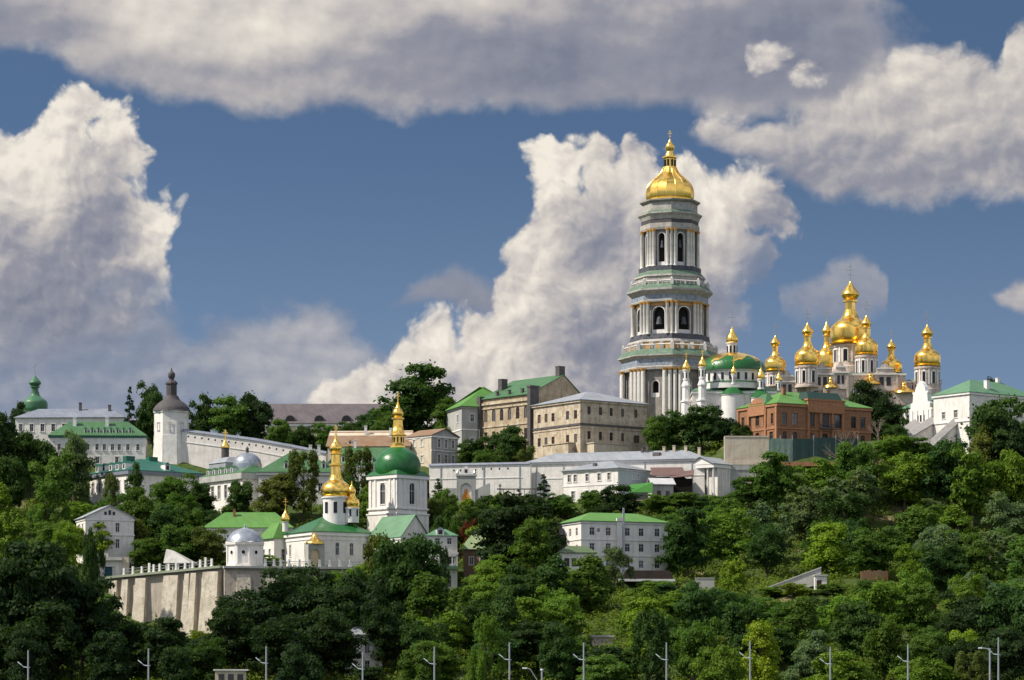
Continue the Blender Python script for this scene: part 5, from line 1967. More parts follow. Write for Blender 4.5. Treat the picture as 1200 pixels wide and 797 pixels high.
def fort_wall():
    t = T('buttressed_wall', 'tall pale stone retaining wall with battered buttresses and a railed parapet', 'retaining wall', 128, 750, 796, -24)
    for f in (0, .2, .4, .6, .8, 1):
        q = 122 + 142 * f
        for py, Y in ((754, 788), (756, 780), (760, 766), (768, 744), (778, 715)):
            ground(q, py, Y - 15 * f)
    for q, py, Y in ((128, 714, 791), (140, 718, 788), (152, 726, 785), (166, 736, 781), (136, 726, 778), (150, 738, 774)):
        ground(q, py, Y)
    ground(276, 754, 768, 430, 0)
    ground(270, 762, 742, 430, 0)
    for f in (0, .25, .5, .75, 1):
        ground(140 + 122 * f, 672, 812 - 16 * f)
    ground(276, 667, 796, 430, 8)
    keep(128, 664, 240, 742, 782, 6)
    keep(240, 660, 300, 700, 770, 6)
    keep(262, 655, 340, 666, 770, 6)
    H = 76
    L = 150

    def top(x):
        return 72 + 10 * x / L - x * .0
    m = t.mb()
    n = 10
    for i in range(n):
        a, b = L * i / n, L * (i + 1) / n
        m.hexa([(a, -7, -20), (b, -7, -20), (b, 12, -20), (a, 12, -20)], [(a, 0, top(a)), (b, 0, top(b)), (b, 12, top(b)), (a, 12, top(a))])
    t.part('wall', m, [RETAIN])
    rnd = random.Random(4)
    for x, w in ((6, 7), (20, 8), (38, 14), (76, 19), (104, 6), (112, 7), (128, 20)):
        m = t.mb()
        tz = top(x) - 3
        m.hexa([(x - 2, -17, -20), (x + w + 2, -17, -20), (x + w + 2, -1, -20), (x - 2, -1, -20)], [(x, -4.4, tz), (x + w, -4.4, tz), (x + w, 1, tz), (x, 1, tz)])
        t.part('buttress', m, [BUTT])
    m = t.mb()
    m.hexa([(-2, -6, top(0) - .5), (L + 1, -6, top(L) - .5), (L + 1, 13, top(L) - .5), (-2, 13, top(0) - .5)], [(-2, -6, top(0) + 2.2), (L + 1, -6, top(L) + 2.2), (L + 1, 13, top(L) + 2.2), (-2, 13, top(0) + 2.2)])
    t.part('coping', m, [mat('mossy_coping', (0.34, 0.36, 0.27), (0.25, 0.28, 0.20), .9)])
    for x in (22, 34, 46, 56, 62, 70, 82, 92, 104, 114, 124, 131, 139):
        m = t.mb()
        z = top(x) + 2.2
        m.box(x - 1.1, x + 1.1, -4, -1.8, z, z + rnd.choice((8, 9, 11)))
        m.box(x - 1.5, x + 1.5, -4.4, -1.4, z, z + 1.4)
        t.part('parapet_post', m, [TRIM])
    m = t.mb()
    for z in (3.4, 6.6):
        m.hexa([(22, -3.2, top(22) + 2 + z), (140, -3.2, top(140) + 2 + z), (140, -2.6, top(140) + 2 + z), (22, -2.6, top(22) + 2 + z)],
               [(22, -3.2, top(22) + 2.5 + z), (140, -3.2, top(140) + 2.5 + z), (140, -2.6, top(140) + 2.5 + z), (22, -2.6, top(22) + 2.5 + z)])
    t.part('railing', m, [STEEL])
    # second stretch
    t = T('terrace_wall', 'grey shaded retaining wall running right from the domed pavilion behind trees', 'retaining wall', 263, 750, 780, 10)
    m = t.mb()
    m.hexa([(0, -10, -20), (180, -10, -20), (180, 12, -20), (0, 12, -20)], [(0, 0, 84), (180, 0, 84), (180, 12, 84), (0, 12, 84)])
    t.part('wall', m, [RETAIN])
    for x, w in ((14, 16), (48, 14), (84, 14), (120, 14)):
        m = t.mb()
        m.hexa([(x - 2, -20, -20), (x + w + 2, -20, -20), (x + w + 2, -1, -20), (x - 2, -1, -20)], [(x, -4, 76), (x + w, -4, 76), (x + w, 1, 78), (x, 1, 78)])
        t.part('buttress', m, [BUTT])
    m = t.mb()
    m.box(-1, 181, -5, 13, 84.1, 86.6)
    t.part('coping', m, [CONC])
    for x in (48, 58, 66, 76, 88, 100, 112, 124, 136, 148):
        m = t.mb()
        m.box(x - 1.2, x + 1.2, -4, -1.8, 86.7, 95)
        m.box(x - 1.7, x + 1.7, -4.4, -1.4, 86.7, 89)
        t.part('parapet_post', m, [TRIM])
    m = t.mb()
    m.box(46, 160, -3.2, -2.6, 92, 92.6)
    m.box(46, 160, -3.2, -2.6, 89.6, 90)
    t.part('railing', m, [STEEL])
    # domed pavilion
    t = T('pavilion', 'small white octagonal pavilion with grey zinc dome standing on the buttressed wall', 'pavilion', 287, 664, 788)
    keep(264, 616, 312, 660, 776, 8)
    m = t.mb()
    m.lathe([(23, -2), (23, 2), (21.6, 2.4), (21.6, 24), (23.6, 25), (24, 28), (22, 29)], 8, 0, 0, math.pi / 8)
    t.part('wall', m, [WHITE])
    m = t.mb()
    m.lathe(smoothprof([(22.4, 28.5), (20.6, 33), (17, 38), (11, 42.5), (4, 45), (1.2, 45.8)]) + [(1.2, 48), (.2, 50)], 24)
    t.part('dome', m, [ZINCD], smooth=True)
    R = 21.6 * math.cos(math.pi / 8)
    for i in range(8):
        a = i * math.pi / 4
        m = t.mb()
        m.lathe([(3.2, -.9), (3.2, .3)], 14, m=1)
        m.lathe([(2.2, .3), (2.2, .5)], 14, m=0)
        me = m.mesh('oculus', [GLASS, TRIM])
        o = put('oculus', me, t.o, (R * math.cos(a) * t.k, R * math.sin(a) * t.k, 16 * t.k))
        o.rotation_euler = (math.pi / 2, 0, a + math.pi / 2)
        if i in (0, 1, 2, 3):
            continue
    for i in range(8):
        a = (i + .5) * math.pi / 4
        m = t.mb()
        m.box(-1.8, 1.8, -.5, .9, 2.4, 24)
        put('pilaster', m.mesh('pilaster', [TRIM]), t.o, (21.7 * math.cos(a) * t.k, 21.7 * math.sin(a) * t.k, 0), a + math.pi / 2)
    # white canopy on the terrace
    t = T('canopy', 'white pitched canopy on posts on the terrace left of the domed pavilion', 'canopy', 194, 672, 794, -14)
    keep(194, 640, 224, 664, 790, 6)
    m = t.mb()
    m.hexa([(-2, -2, 12), (32, -2, 12), (32, 24, 12), (-2, 24, 12)], [(-2, 8, 29), (6, 8, 27), (6, 14, 27), (-2, 14, 29)])
    t.part('roof', m, [CONC])
    for x in (0, 15, 29):
        for y in (0, 22):
            m = t.mb()
            m.box(x, x + 1.4, y, y + 1.4, -8, 12)
            t.part('post', m, [TRIM])


def slope_house():
    t = T('slope_house', 'white three storey house with bright green hipped roof on the wooded slope', 'house', 681, 678, 764, 22)
    ground(655, 676, 766, 788, 10)
    keep(655, 598, 788, 655, 762, 16)
    keep(738, 650, 788, 676, 754, 6)
    f = []
    for x in (.125, .31, .53, .69, .875):
        f += [(x, 51, 6.5, 9.5), (x, 32.5, 6.5, 9.5)]
    f += [(.20, 55, 3.5, 4.5), (.69, 13.5, 6.5, 9), (.875, 13.5, 6.5, 9), (.31, 13.5, 6.5, 9), (.53, 13.5, 6.5, 9)]
    l = [(x, 51, 6, 9) for x in (.2, .5, .8)] + [(x, 31, 6, 9) for x in (.2, .5, .8)]
    walls(t, 112, 66, -16, 67, f=f, l=l, m=WHITE, style=WS_PLAIN, depth=1.4)
    band(t, 112, 66, 65, 67.4, 1.2, TRIM)
    band(t, 112, 66, 45.5, 46.8, .8, TRIM, name='string_course')
    band(t, 112, 66, 27, 28.2, .8, TRIM, name='string_course')
    hip(t, 112, 66, 67.4, 12.5, 2.8, G_ROOF, inset=28)
    m = t.mb()
    m.box(45, 53, -2.4, -.02, -10, 72)
    t.part('pilaster', m, [WHITE])
    m = t.mb()
    m.box(52, 54, -4, -2.5, -10, 84)
    t.part('flue', m, [STEEL])
    # canopy at its foot
    t = T('shelter', 'open shelter with dark roof and white edge at the foot of the white slope house', 'shelter', 724, 688, 754, 4)
    ground(722, 690, 752, 790)
    m = t.mb()
    m.hexa([(6, -4, 8), (66, -4, 8), (66, 24, 8), (6, 24, 8)], [(10, 8, 20), (62, 8, 20), (62, 12, 20), (10, 12, 20)])
    t.part('roof', m, [WOOD])
    m = t.mb()
    m.box(5, 67, -5, -4.05, 6.6, 9.4)
    t.part('fascia', m, [TRIM])
    for x in (1, 30, 62):
        m = t.mb()
        m.box(x, x + 3, -3, 0, -12, 8 if x > 1 else 16)
        t.part('post', m, [TRIM])
    m = t.mb()
    m.box(6, 66, 22, 24, -12, 8)
    m.box(-8, 5, 4, 12, -12, 3)
    t.part('back_wall', m, [GREYST])
    t = T('annex', 'low white annex with dark olive roof at the left foot of the white slope house', 'annex', 656, 672, 756, 4)
    ground(654, 676, 754, 704)
    keep(658, 638, 698, 660, 754, 6)
    walls(t, 42, 30, -12, 24, f=[(.2, 8, 6, 10), (.4, 8, 6, 10), (.85, 8, 6, 10)], m=WHITE, style=WS_DARK)
    hip(t, 42, 30, 24, 9, 2.4, mat('dark_olive_roof', (0.075, 0.115, 0.05), (0.10, 0.14, 0.07), .6), inset=12)


def slope_bits():
    def ramp(mb):
        mb.hexa([(0, 0, -12), (78, 0, 12), (78, 5, 12), (0, 5, -12)], [(0, 0, 1), (78, 0, 30), (78, 5, 30), (0, 5, 1)])
        mb.hexa([(0, -1, 1.05), (78, -1, 30.05), (78, 6, 30.05), (0, 6, 1.05)], [(0, -1, 2.4), (78, -1, 31.4), (78, 6, 31.4), (0, 6, 2.4)])
    single('retaining_wall', 'sloping grey concrete retaining wall climbing through the trees at right', 'retaining wall', 884, 696, 742, ramp, [CONC], rz=-6)
    keep(886, 668, 960, 697, 740, 3)
    for q, py in ((884, 699), (905, 692), (925, 685), (940, 681)):
        ground(q, py, 741)
        ground(q, py + 6, 728)

    def ramp2(mb):
        mb.box(0, 22, 0, 3, -8, 5)
        mb.box(-.5, 22.5, -.5, 3.5, 5.05, 6)
    single('concrete_wall', 'short pale concrete wall above the treetops left of the sloping retaining wall', 'wall', 815, 683, 752, ramp2, [CONC])
    keep(815, 676, 838, 682, 750, 3)
    t = T('hut', 'tiny white hut with dark doorway and blank signboard by the sloping concrete wall', 'hut', 955, 694, 736, 0)
    ground(952, 694, 738, 972)
    keep(953, 673, 972, 692, 734, 3)
    mb = t.mb()
    facade(mb, (0, 0), (1, 0), (0, -1), 14, -6, 19, [(5, 1, 6, 13, False)], 1.4)
    mb.box(0.01, 14, 1.5, 12, -6, 19)
    t.part('wall', mb, [WHITE])
    mb = t.mb()
    mb.box(2.1, 7.9, 1.2, 1.45, 1, 13.9)
    t.part('door', mb, [DOOR])
    mb = t.mb()
    mb.box(-1, 15, -1.5, 13, 19.1, 20.6)
    t.part('roof', mb, [CONC])

    def soil_blocks(mb):  # upright blocks standing for a patch of bare orange soil
        for i in range(8):
            mb.box(i * 4.2, i * 4.2 + 4, 0, 1, -6, 4.5 + (i % 3) * .8)
    single('soil_patch', 'orange brown patch of bare soil among the right hand trees', 'soil_patch', 1009, 674, 748, soil_blocks, [mat('orange_soil', (0.42, 0.20, 0.09), (0.36, 0.24, 0.16), .85)], rz=12)
    keep(1010, 660, 1042, 674, 746, 3)
    ground(1005, 680, 748, 1045)
    # riverside buildings glimpsed between the trunks
    t = T('kiosk', 'low kiosk with a white flat roof edge beneath the big dark tree at left', 'kiosk', 252, 806, 604, 3)
    keep(254, 778, 288, 792, 602, 5)
    m = t.mb()
    m.box(0, 36, 0, 16, -12, 20)
    t.part('wall', m, [BEIGE])
    m = t.mb()
    m.box(-2, 39, -3, 18, 20.1, 21.6)
    t.part('roof', m, [TRIM])
    for x in (4, 15, 26):
        m = t.mb()
        m.box(x, x + 7, -.3, .2, -2, 16)
        t.part('shutter', m, [SOOT])
    t = T('villa', 'pale villa with tall windows glimpsed between dark trees above the riverside lamps', 'villa', 404, 796, 648, 8)
    keep(410, 744, 436, 778, 646, 6)
    walls(t, 44, 30, -10, 52, f=[(.25, 8, 6, 14), (.6, 8, 6, 14), (.25, 30, 6, 14), (.6, 30, 6, 14)], m=WHITE, style=WS_TRIM)
    hip(t, 44, 30, 52, 10, 2, ZINC, inset=14)
    t = T('pump_house', 'little flat roofed pale pump house half hidden in bushes above the lamps', 'building', 694, 768, 678, 5)
    keep(697, 744, 716, 752, 676, 4)
    m = t.mb()
    m.box(0, 24, 0, 14, -10, 21)
    t.part('wall', m, [BEIGE])
    m = t.mb()
    m.box(-1.5, 26, -2, 15, 21.1, 23.6)
    t.part('roof', m, [CONC])


cave_church()
cave_belfry()
cave_houses()
fort_wall()
slope_house()
slope_bits()


# ------------------------------------------------------------------ street lamps along the embankment
def lamps():
    Y = 560
    k = Y / F
    base = P(0, 830, Y)
    zg = 5.2
    pm, am, hm = MB(), MB(), MB()
    pm.lathe([(.32, 0), (.32, .5), (.22, .6), (.13, 16.0), (.13, 16.2)], 8)
    am.tube((.35, 0, 13.05), (-.1, 0, 13.05), .08, seg=5)
    am.tube((-.1, 0, 13.05), (-.85, 0, 13.15), .08, seg=5)
    am.tube((-.85, 0, 13.15), (-1.35, 0, 13.6), .08, seg=5)
    hm.hexa([(-1.95, -.16, 14.0), (-1.25, -.16, 13.46), (-1.25, .16, 13.46), (-1.95, .16, 14.0)], [(-1.90, -.13, 14.16), (-1.2, -.13, 13.62), (-1.2, .13, 13.62), (-1.90, .13, 14.16)])
    pme, ame, hme = pm.mesh('pole', [STEEL], True), am.mesh('arm', [LAMPW], True), hm.mesh('lamp_head', [LAMPW])
    spots = [33, 174, 312, 425, 509, 597, 684, 781, 879, 973, 1064, 1170]
    tops = [762, 760, 757, 764, 758, 753, 753, 753, 751, 758, 755, 747]
    marks = ['leftmost, before the darkest tree mass', 'second from left, below the buttressed wall', 'third from left, beside the low kiosk', 'fourth from left, before the pale villa', 'fifth from left, right of the pale villa',
             'just left of the short curved lamp', 'right of the short post', 'below the white slope house', 'below the sloping concrete wall', 'under the tiny white hut', 'second tall one from the right edge', 'rightmost tall one, beside a shorter lamp']
    for x, ty, mk in zip(spots, tops, marks):
        o = bpy.data.objects.new('street_lamp', None)
        COL.objects.link(o)
        p = P(x, ty, Y)
        o.location = (p.x, Y, p.z - 16.2)
        put('pole', pme, o)
        put('arm', ame, o)
        put('lamp_head', hme, o)
        o['label'] = 'tall grey street lamp, ' + mk
        o['category'] = 'street lamp'
        o['group'] = 'street lamps along the embankment'
    for x, ty, kind in ((615, 783, 'curved'), (635, 786, 'post'), (1160, 760, 'bent')):
        o = bpy.data.objects.new('short_lamp', None)
        COL.objects.link(o)
        p = P(x, ty, 552)
        o.location = (p.x, 552, 5.2)
        h = p.z - 5.2
        m = MB()
        if kind == 'curved':
            m.lathe([(.16, 0), (.09, h - 2.4)], 8, 2.4, 0)
            m.tube((2.4, 0, h - 2.45), (1.0, 0, h - .2), .085, seg=6)
            m.tube((1.0, 0, h - .2), (.2, 0, h), .08, seg=6)
        else:
            m.lathe([(.2, 0), (.16, h)], 8, 0, 0)
            if kind == 'bent':
                m.tube((.1, 0, h - .1), (-1.6, 0, h + .1), .12, seg=6)
        put('pole', m.mesh('pole', [STEEL], True), o)
        m = MB()
        if kind == 'curved':
            m.hexa([(-.5, -.2, h - .1), (.4, -.2, h - .1), (.4, .2, h - .1), (-.5, .2, h - .1)], [(-.4, -.15, h + .15), (.4, -.15, h + .1), (.4, .15, h + .1), (-.4, .15, h + .15)])
        elif kind == 'post':
            m.lathe([(.26, h), (.3, h + .1), (.24, h + .35)], 8)
        else:
            m.hexa([(-2.1, -.2, h), (-1.4, -.2, h), (-1.4, .2, h), (-2.1, .2, h)], [(-2.0, -.15, h + .22), (-1.4, -.15, h + .22), (-1.4, .15, h + .22), (-2.0, .15, h + .22)])
        put('lamp_head', m.mesh('lamp_head', [LAMPW]), o)
        o['label'] = {'curved': 'short grey lamp with a curved swan neck near the bottom centre', 'post': 'short straight post lamp beside the swan necked lamp', 'bent': 'shorter thick lamp with bent arm left of the rightmost tall lamp'}[kind]
        o['category'] = 'street lamp'


lamps()
# ------------------------------------------------------------------ terrain
BASE_Y = [-300, 480, 545, 575, 620, 700, 760, 800, 850, 900, 950, 1000, 1100, 1400, 2000, 9000]
BASE_Z = [-6, -6, 5, 5.5, 13, 28, 38, 46, 56, 68, 82, 93, 98, 96, 80, 60]
AN = np.array(ANCH)
BZ = np.interp(AN[:, 1], BASE_Y, BASE_Z)
RES = AN[:, 2] - 0.5 - BZ


def terrain_z(x, y):
    x, y = np.asarray(x, float), np.asarray(y, float)
    sh = np.broadcast(x, y).shape
    xf, yf = np.broadcast_to(x, sh).ravel(), np.broadcast_to(y, sh).ravel()
    z = np.interp(yf, BASE_Y, BASE_Z)
    out = np.empty_like(z)
    for i in range(0, len(z), 4000):
        d2 = (xf[i:i + 4000, None] - AN[None, :, 0]) ** 2 + ((yf[i:i + 4000, None] - AN[None, :, 1]) * 1.15) ** 2
        w = 1.0 / (d2 + 9.0) ** 2
        w0 = 1.0 / (26.0 ** 4)
        out[i:i + 4000] = (w * RES[None]).sum(1) / (w.sum(1) + w0)
    z = z + out * np.clip((yf - 560) / 40, 0, 1)
    z += 0.5 * np.sin(xf * 0.11 + 1) * np.sin(yf * 0.13) * np.clip((yf - 580) / 60, 0, 1)
    return z.reshape(sh)


def build_terrain():
    xs = np.concatenate([[-6000, -3000, -1500, -900, -600, -450], np.arange(-330, 331, 4.0), [450, 600, 900, 1500, 3000, 6000]])
    ys = np.concatenate([[-300, 0, 300, 480, 520], np.arange(540, 1180, 4.0), [1220, 1300, 1400, 1700, 2200, 3200, 5000, 9000]])
    X, Y = np.meshgrid(xs, ys)
    Z = terrain_z(X, Y)
    n, m = X.shape
    me = bpy.data.meshes.new('hillside')
    idx = np.arange(n * m).reshape(n, m)
    f = np.stack([idx[:-1, :-1], idx[:-1, 1:], idx[1:, 1:], idx[1:, :-1]], -1).reshape(-1, 4)
    me.from_pydata(np.stack([X, Y, Z], -1).reshape(-1, 3).tolist(), [], f.tolist())
    me.polygons.foreach_set('use_smooth', [True] * len(f))
    ma = bpy.data.materials.new('grass_and_soil')
    ma.use_nodes = True
    t = ma.node_tree
    B = NB(t)
    p = V(B, B.n('ShaderNodeTexCoord').outputs['Object'])
    n1 = B.noise(p, 0.05, 6, 0.6)
    n2 = B.noise(p, 0.6, 5, 0.65)
    g = B.mix(B.lin(n2, 0.3, 0.7), (0.030, 0.050, 0.014), (0.075, 0.105, 0.028))
    g = B.mix(B.sstep(n1, 0.56, 0.66) * 0.8, g, (0.20, 0.15, 0.085))
    bs = t.nodes['Principled BSDF']
    t.links.new(g.s, bs.inputs['Base Color'])
    bs.inputs['Roughness'].default_value = 0.95
    bs.inputs['Specular IOR Level'].default_value = 0.1
    me.materials.append(ma)
    o = put('hillside', me)
    o['kind'] = 'structure'
    # embankment road with kerbs
    mb = MB()
    mb.box(-900, 900, 548, 572, 5.72, 5.80)
    r = put('road', mb.mesh('road', [ASPH]))
    r['kind'] = 'structure'
    mb = MB()
    mb.box(-900, 900, 572.02, 576, 5.6, 5.94)
    mb.box(-900, 900, 546, 547.98, 5.3, 5.94)
    r = put('pavement', mb.mesh('pavement', [CONC]))
    r['kind'] = 'structure'
    # the river below the embankment
    mb = MB()
    mb.box(-4000, 4000, -290, 515, -3.2, -3.0)
    wm = mat('river_water', (0.03, 0.05, 0.055), (0.025, 0.04, 0.045), 0.12, scale=0.02, bump=0.15, spec=0.5)
    r = put('river', mb.mesh('river', [wm]))
    r['kind'] = 'structure'


build_terrain()


# ------------------------------------------------------------------ foliage
def leaf_material(name='foliage'):
    m = bpy.data.materials.new(name)
    m.use_nodes = True
    t = m.node_tree
    t.nodes.clear()
    B = NB(t)
    out = B.n('ShaderNodeOutputMaterial')
    oi = B.n('ShaderNodeObjectInfo')
    p = V(B, B.n('ShaderNodeTexCoord').outputs['Object'])
    geo = B.n('ShaderNodeNewGeometry')
    rnd = V(B, geo.outputs['Random Per Island'])
    off = B.vec(V(B, oi.outputs['Random']) * 37.0, V(B, oi.outputs['Random']) * 11.0, 0.0)
    pp = B.n('ShaderNodeVectorMath', operation='ADD')
    B.link(p, pp.inputs[0]); B.link(off, pp.inputs[1])
    n1 = B.noise(V(B, pp.outputs[0]), 0.45, 3, 0.6)
    col = V(B, oi.outputs['Color'])
    c = B.mulc(col, (1.32, 1.22, 0.80), B.lin(n1, 0.38, 0.68))
    c = B.mulc(c, (0.66, 0.72, 0.70), B.lin(rnd, 0.0, 1.0))
    d = B.n('ShaderNodeBsdfPrincipled')
    d.inputs['Roughness'].default_value = 0.65
    d.inputs['Specular IOR Level'].default_value = 0.10
    t.links.new(c.s, d.inputs['Base Color'])
    tr = B.n('ShaderNodeBsdfTranslucent')
    ct = B.mulc(c, (1.2, 1.45, 0.5))
    t.links.new(ct.s, tr.inputs['Color'])
    mx = B.n('ShaderNodeMixShader')
    mx.inputs[0].default_value = 0.38
    t.links.new(d.outputs[0], mx.inputs[1])
    t.links.new(tr.outputs[0], mx.inputs[2])
    t.links.new(mx.outputs[0], out.inputs[0])
    return m


LEAF = leaf_material()
BARK = mat('bark', (0.10, 0.075, 0.055), (0.06, 0.045, 0.035), 0.95, scale=1.5, bump=0.5)
RNG = np.random.default_rng(11)


def leaf_quads(cent, nrm, size, rng):
    """quads at cent facing nrm (roughly), random spin"""
    n = len(cent)
    nrm = nrm / (np.linalg.norm(nrm, axis=1, keepdims=True) + 1e-9)
    r = rng.normal(size=(n, 3))
    u = np.cross(nrm, r)
    u /= np.linalg.norm(u, axis=1, keepdims=True) + 1e-9
    v = np.cross(nrm, u)
    s = size[:, None]
    a = rng.uniform(0.75, 1.25, (n, 1))
    P0 = cent - u * s * a
    P1 = cent + v * s * 0.62 - nrm * s * 0.12
    P2 = cent + u * s * a
    P3 = cent - v * s * 0.62 - nrm * s * 0.12
    return np.stack([P0, P1, P2, P3], 1).reshape(-1, 3)


def quads_mesh(name, V_, mats):
    n = len(V_) // 4
    me = bpy.data.meshes.new(name)
    me.vertices.add(len(V_))
    me.vertices.foreach_set('co', V_.astype(np.float32).ravel())
    me.loops.add(4 * n)
    me.loops.foreach_set('vertex_index', np.arange(4 * n, dtype=np.int32))
    me.polygons.add(n)
    me.polygons.foreach_set('loop_start', np.arange(0, 4 * n, 4, dtype=np.int32))
    me.polygons.foreach_set('loop_total', np.full(n, 4, dtype=np.int32))
    for q in mats:
        me.materials.append(q)
    me.update(calc_edges=True)
    me.validate()
    return me


def crown(seed, W, H, kind):
    """leaf clumps filling an uneven crown; crown base at z=0, H tall, W wide"""
    rng = np.random.default_rng(seed)
    cs, rs = [], []
    if kind == 'round':
        nb = 60
        lobes = [(rng.uniform(-.22, .22) * W, rng.uniform(-.22, .22) * W, rng.uniform(.24, .74) * H, rng.uniform(.24, .36) * W) for _ in range(8)]
        lobes.append((0, 0, .5 * H, .36 * W))
        for _ in range(nb):
            lx, ly, lz, lr = lobes[rng.integers(len(lobes))]
            d = rng.normal(size=3)
            d /= np.linalg.norm(d)
            rr = lr * rng.uniform(.55, 1.0)
            c = np.array([lx, ly, lz]) + d * np.array([rr, rr, rr * H / W * .95])
            c[2] = np.clip(c[2], .06 * H, .95 * H)
            cs.append(c)
            rs.append(rng.uniform(.085, .155) * W)
        cs += [np.array([rng.uniform(-.2, .2) * W, rng.uniform(-.2, .2) * W, rng.uniform(.25, .7) * H]) for _ in range(8)]
        rs += [.16 * W] * 8
        asp = 0.85
    elif kind == 'tall':
        for _ in range(50):
            z = rng.uniform(.03, .97)
            rad = .5 * W * (math.sin(math.pi * min(1, (z * .86 + .12))) ** .7)
            a = rng.uniform(0, 2 * math.pi)
            r_ = rad * rng.uniform(.35, .85)
            cs.append(np.array([r_ * math.cos(a), r_ * math.sin(a), z * H]))
            rs.append(rng.uniform(.13, .22) * W)
        asp = 1.2
    elif kind == 'wisp':       # willow or birch: loose and drooping
        for _ in range(60):
            z = rng.uniform(.1, .95)
            rad = .48 * W * (1 - abs(z - .5) ** 2.0 * 2.2)
            a = rng.uniform(0, 2 * math.pi)
            r_ = max(rad, .1 * W) * rng.uniform(.3, 1.0)
            cs.append(np.array([r_ * math.cos(a), r_ * math.sin(a), z * H]))
            rs.append(rng.uniform(.07, .13) * W)
        asp = 1.7
    elif kind == 'cone':
        for i in range(80):
            z = rng.uniform(0, 1) ** 1.25
            rad = .5 * W * (1 - z) ** .85
            a = rng.uniform(0, 2 * math.pi)
            r_ = rad * rng.uniform(.45, .98)
            cs.append(np.array([r_ * math.cos(a), r_ * math.sin(a), z * H - r_ * .22]))
            rs.append((.05 + .10 * (1 - z)) * W)
        asp = 0.55
    else:                      # shrub
        for _ in range(22):
            a = rng.uniform(0, 2 * math.pi)
            r_ = .5 * W * math.sqrt(rng.uniform(0, 1)) * .8
            z = rng.uniform(.1, .8) * (1 - (r_ / (.5 * W)) ** 2 * .5)
            cs.append(np.array([r_ * math.cos(a), r_ * math.sin(a), z * H]))
            rs.append(rng.uniform(.12, .22) * W)
        asp = .8
    cs, rs = np.array(cs), np.array(rs)
    lf = (0.8, 1.0, 1.3, 0.9, 1.15, 1.05)[seed % 6]
    out = []
    tot = {'round': 15000, 'tall': 11000, 'wisp': 9000, 'cone': 8000, 'shrub': 2600}[kind] / lf ** 1.6
    share = rs ** 2 / (rs ** 2).sum()
    mid = np.array([0, 0, .45 * H])
    for c, r, sh in zip(cs, rs, share):
        n = max(8, int(tot * sh))
        d = rng.normal(size=(n, 3))
        d /= np.linalg.norm(d, axis=1, keepdims=True)
        d[:, 2] = np.where(d[:, 2] < -.3, -d[:, 2] * .6, d[:, 2])
        rad = r * rng.uniform(.55, 1.08, (n, 1))
        pos = c + d * rad * np.array([1, 1, asp])
        nr = d + .42 * rng.normal(size=(n, 3)) + np.array([-.1, 0, .10])
        sz = rng.uniform(.55, 1.25, n) * {'round': .27, 'tall': .26, 'wisp': .24, 'cone': .23, 'shrub': .22}[kind] * lf
        out.append(leaf_quads(pos, nr, sz, rng))
    # stray sprays that break the outline
    n = int(tot * .05)
    k = rng.integers(0, len(cs), n)
    d = rng.normal(size=(n, 3))
    d /= np.linalg.norm(d, axis=1, keepdims=True)
    pos = cs[k] + d * (rs[k] * rng.uniform(1.0, 1.45, n))[:, None] * np.array([1, 1, asp])
    out.append(leaf_quads(pos, rng.normal(size=(n, 3)), rng.uniform(.2, .35, n), rng))
    return quads_mesh('crown', np.concatenate(out), [LEAF]), cs


def trunk(W, H, base, cs, seed, kind):
    rng = random.Random(seed)
    m = MB()
    top = base + H * (.9 if kind in ('cone', 'tall') else .62)
    r0 = max(.14, .022 * (H + base))
    pts = [(0, 0, -1.5)]
    n = 5
    for i in range(1, n + 1):
        f = i / n
        pts.append((rng.uniform(-.25, .25) * f, rng.uniform(-.25, .25) * f, top * f))
    for i in range(n):
        m.tube(pts[i], pts[i + 1], r0 * (1 - .16 * i) * (1.25 if i == 0 else 1), r0 * (1 - .16 * (i + 1)), 7)
    if kind not in ('cone',):
        for c in list(cs)[:14]:
            z = min(top * .95, max(base * .75, c[2] + base - math.hypot(c[0], c[1]) * .9))
            mid = (c[0] * .5, c[1] * .5, z + (c[2] + base - z) * .4)
            m.tube((0, 0, z), mid, r0 * .38, r0 * .24, 5)
            m.tube(mid, (c[0], c[1], c[2] + base), r0 * .24, r0 * .07, 5)
    return m.mesh('trunk', [BARK], True)


PROTO = {}
SPEC = {'round': (11.0, 11.5, 1.0, 6), 'tall': (7.5, 13.5, 0.8, 3), 'wisp': (9.0, 12.5, 1.0, 3), 'cone': (6.0, 13.5, 0.8, 2)}
for kd, (W, H, b, nv) in SPEC.items():
    for i in range(nv):
        cm, cs = crown(100 + i * 7 + len(kd) * 31, W, H, kd)
        PROTO.setdefault(kd, []).append((cm, trunk(W, H, b, cs, i + 5, kd), W, H, b))
SHRUBP = [crown(700 + i, 4.0, 3.2, 'shrub')[0] for i in range(4)]

TONE = {  # leaf base colours; the dark tones also hold cloud shade at lower left
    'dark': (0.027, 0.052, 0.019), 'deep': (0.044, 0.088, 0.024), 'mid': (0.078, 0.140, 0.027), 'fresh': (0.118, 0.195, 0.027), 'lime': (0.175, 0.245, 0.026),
    'olive': (0.105, 0.13, 0.034), 'grey': (0.11, 0.16, 0.08), 'blue': (0.028, 0.058, 0.042), 'red': (0.14, 0.035, 0.022), 'dry': (0.16, 0.12, 0.08)}
WORD = {'dark': 'very dark green', 'deep': 'dark green', 'mid': 'mid green', 'fresh': 'bright green', 'lime': 'yellow green', 'olive': 'olive green', 'grey': 'silvery green', 'blue': 'blue green', 'red': 'dark red leaved', 'dry': 'brown bare'}
SHAPE = {'round': 'round crowned', 'tall': 'tall narrow', 'wisp': 'loose feathery', 'cone': 'pointed conifer'}
TREES = []     # dicts for labelling
_first = {}


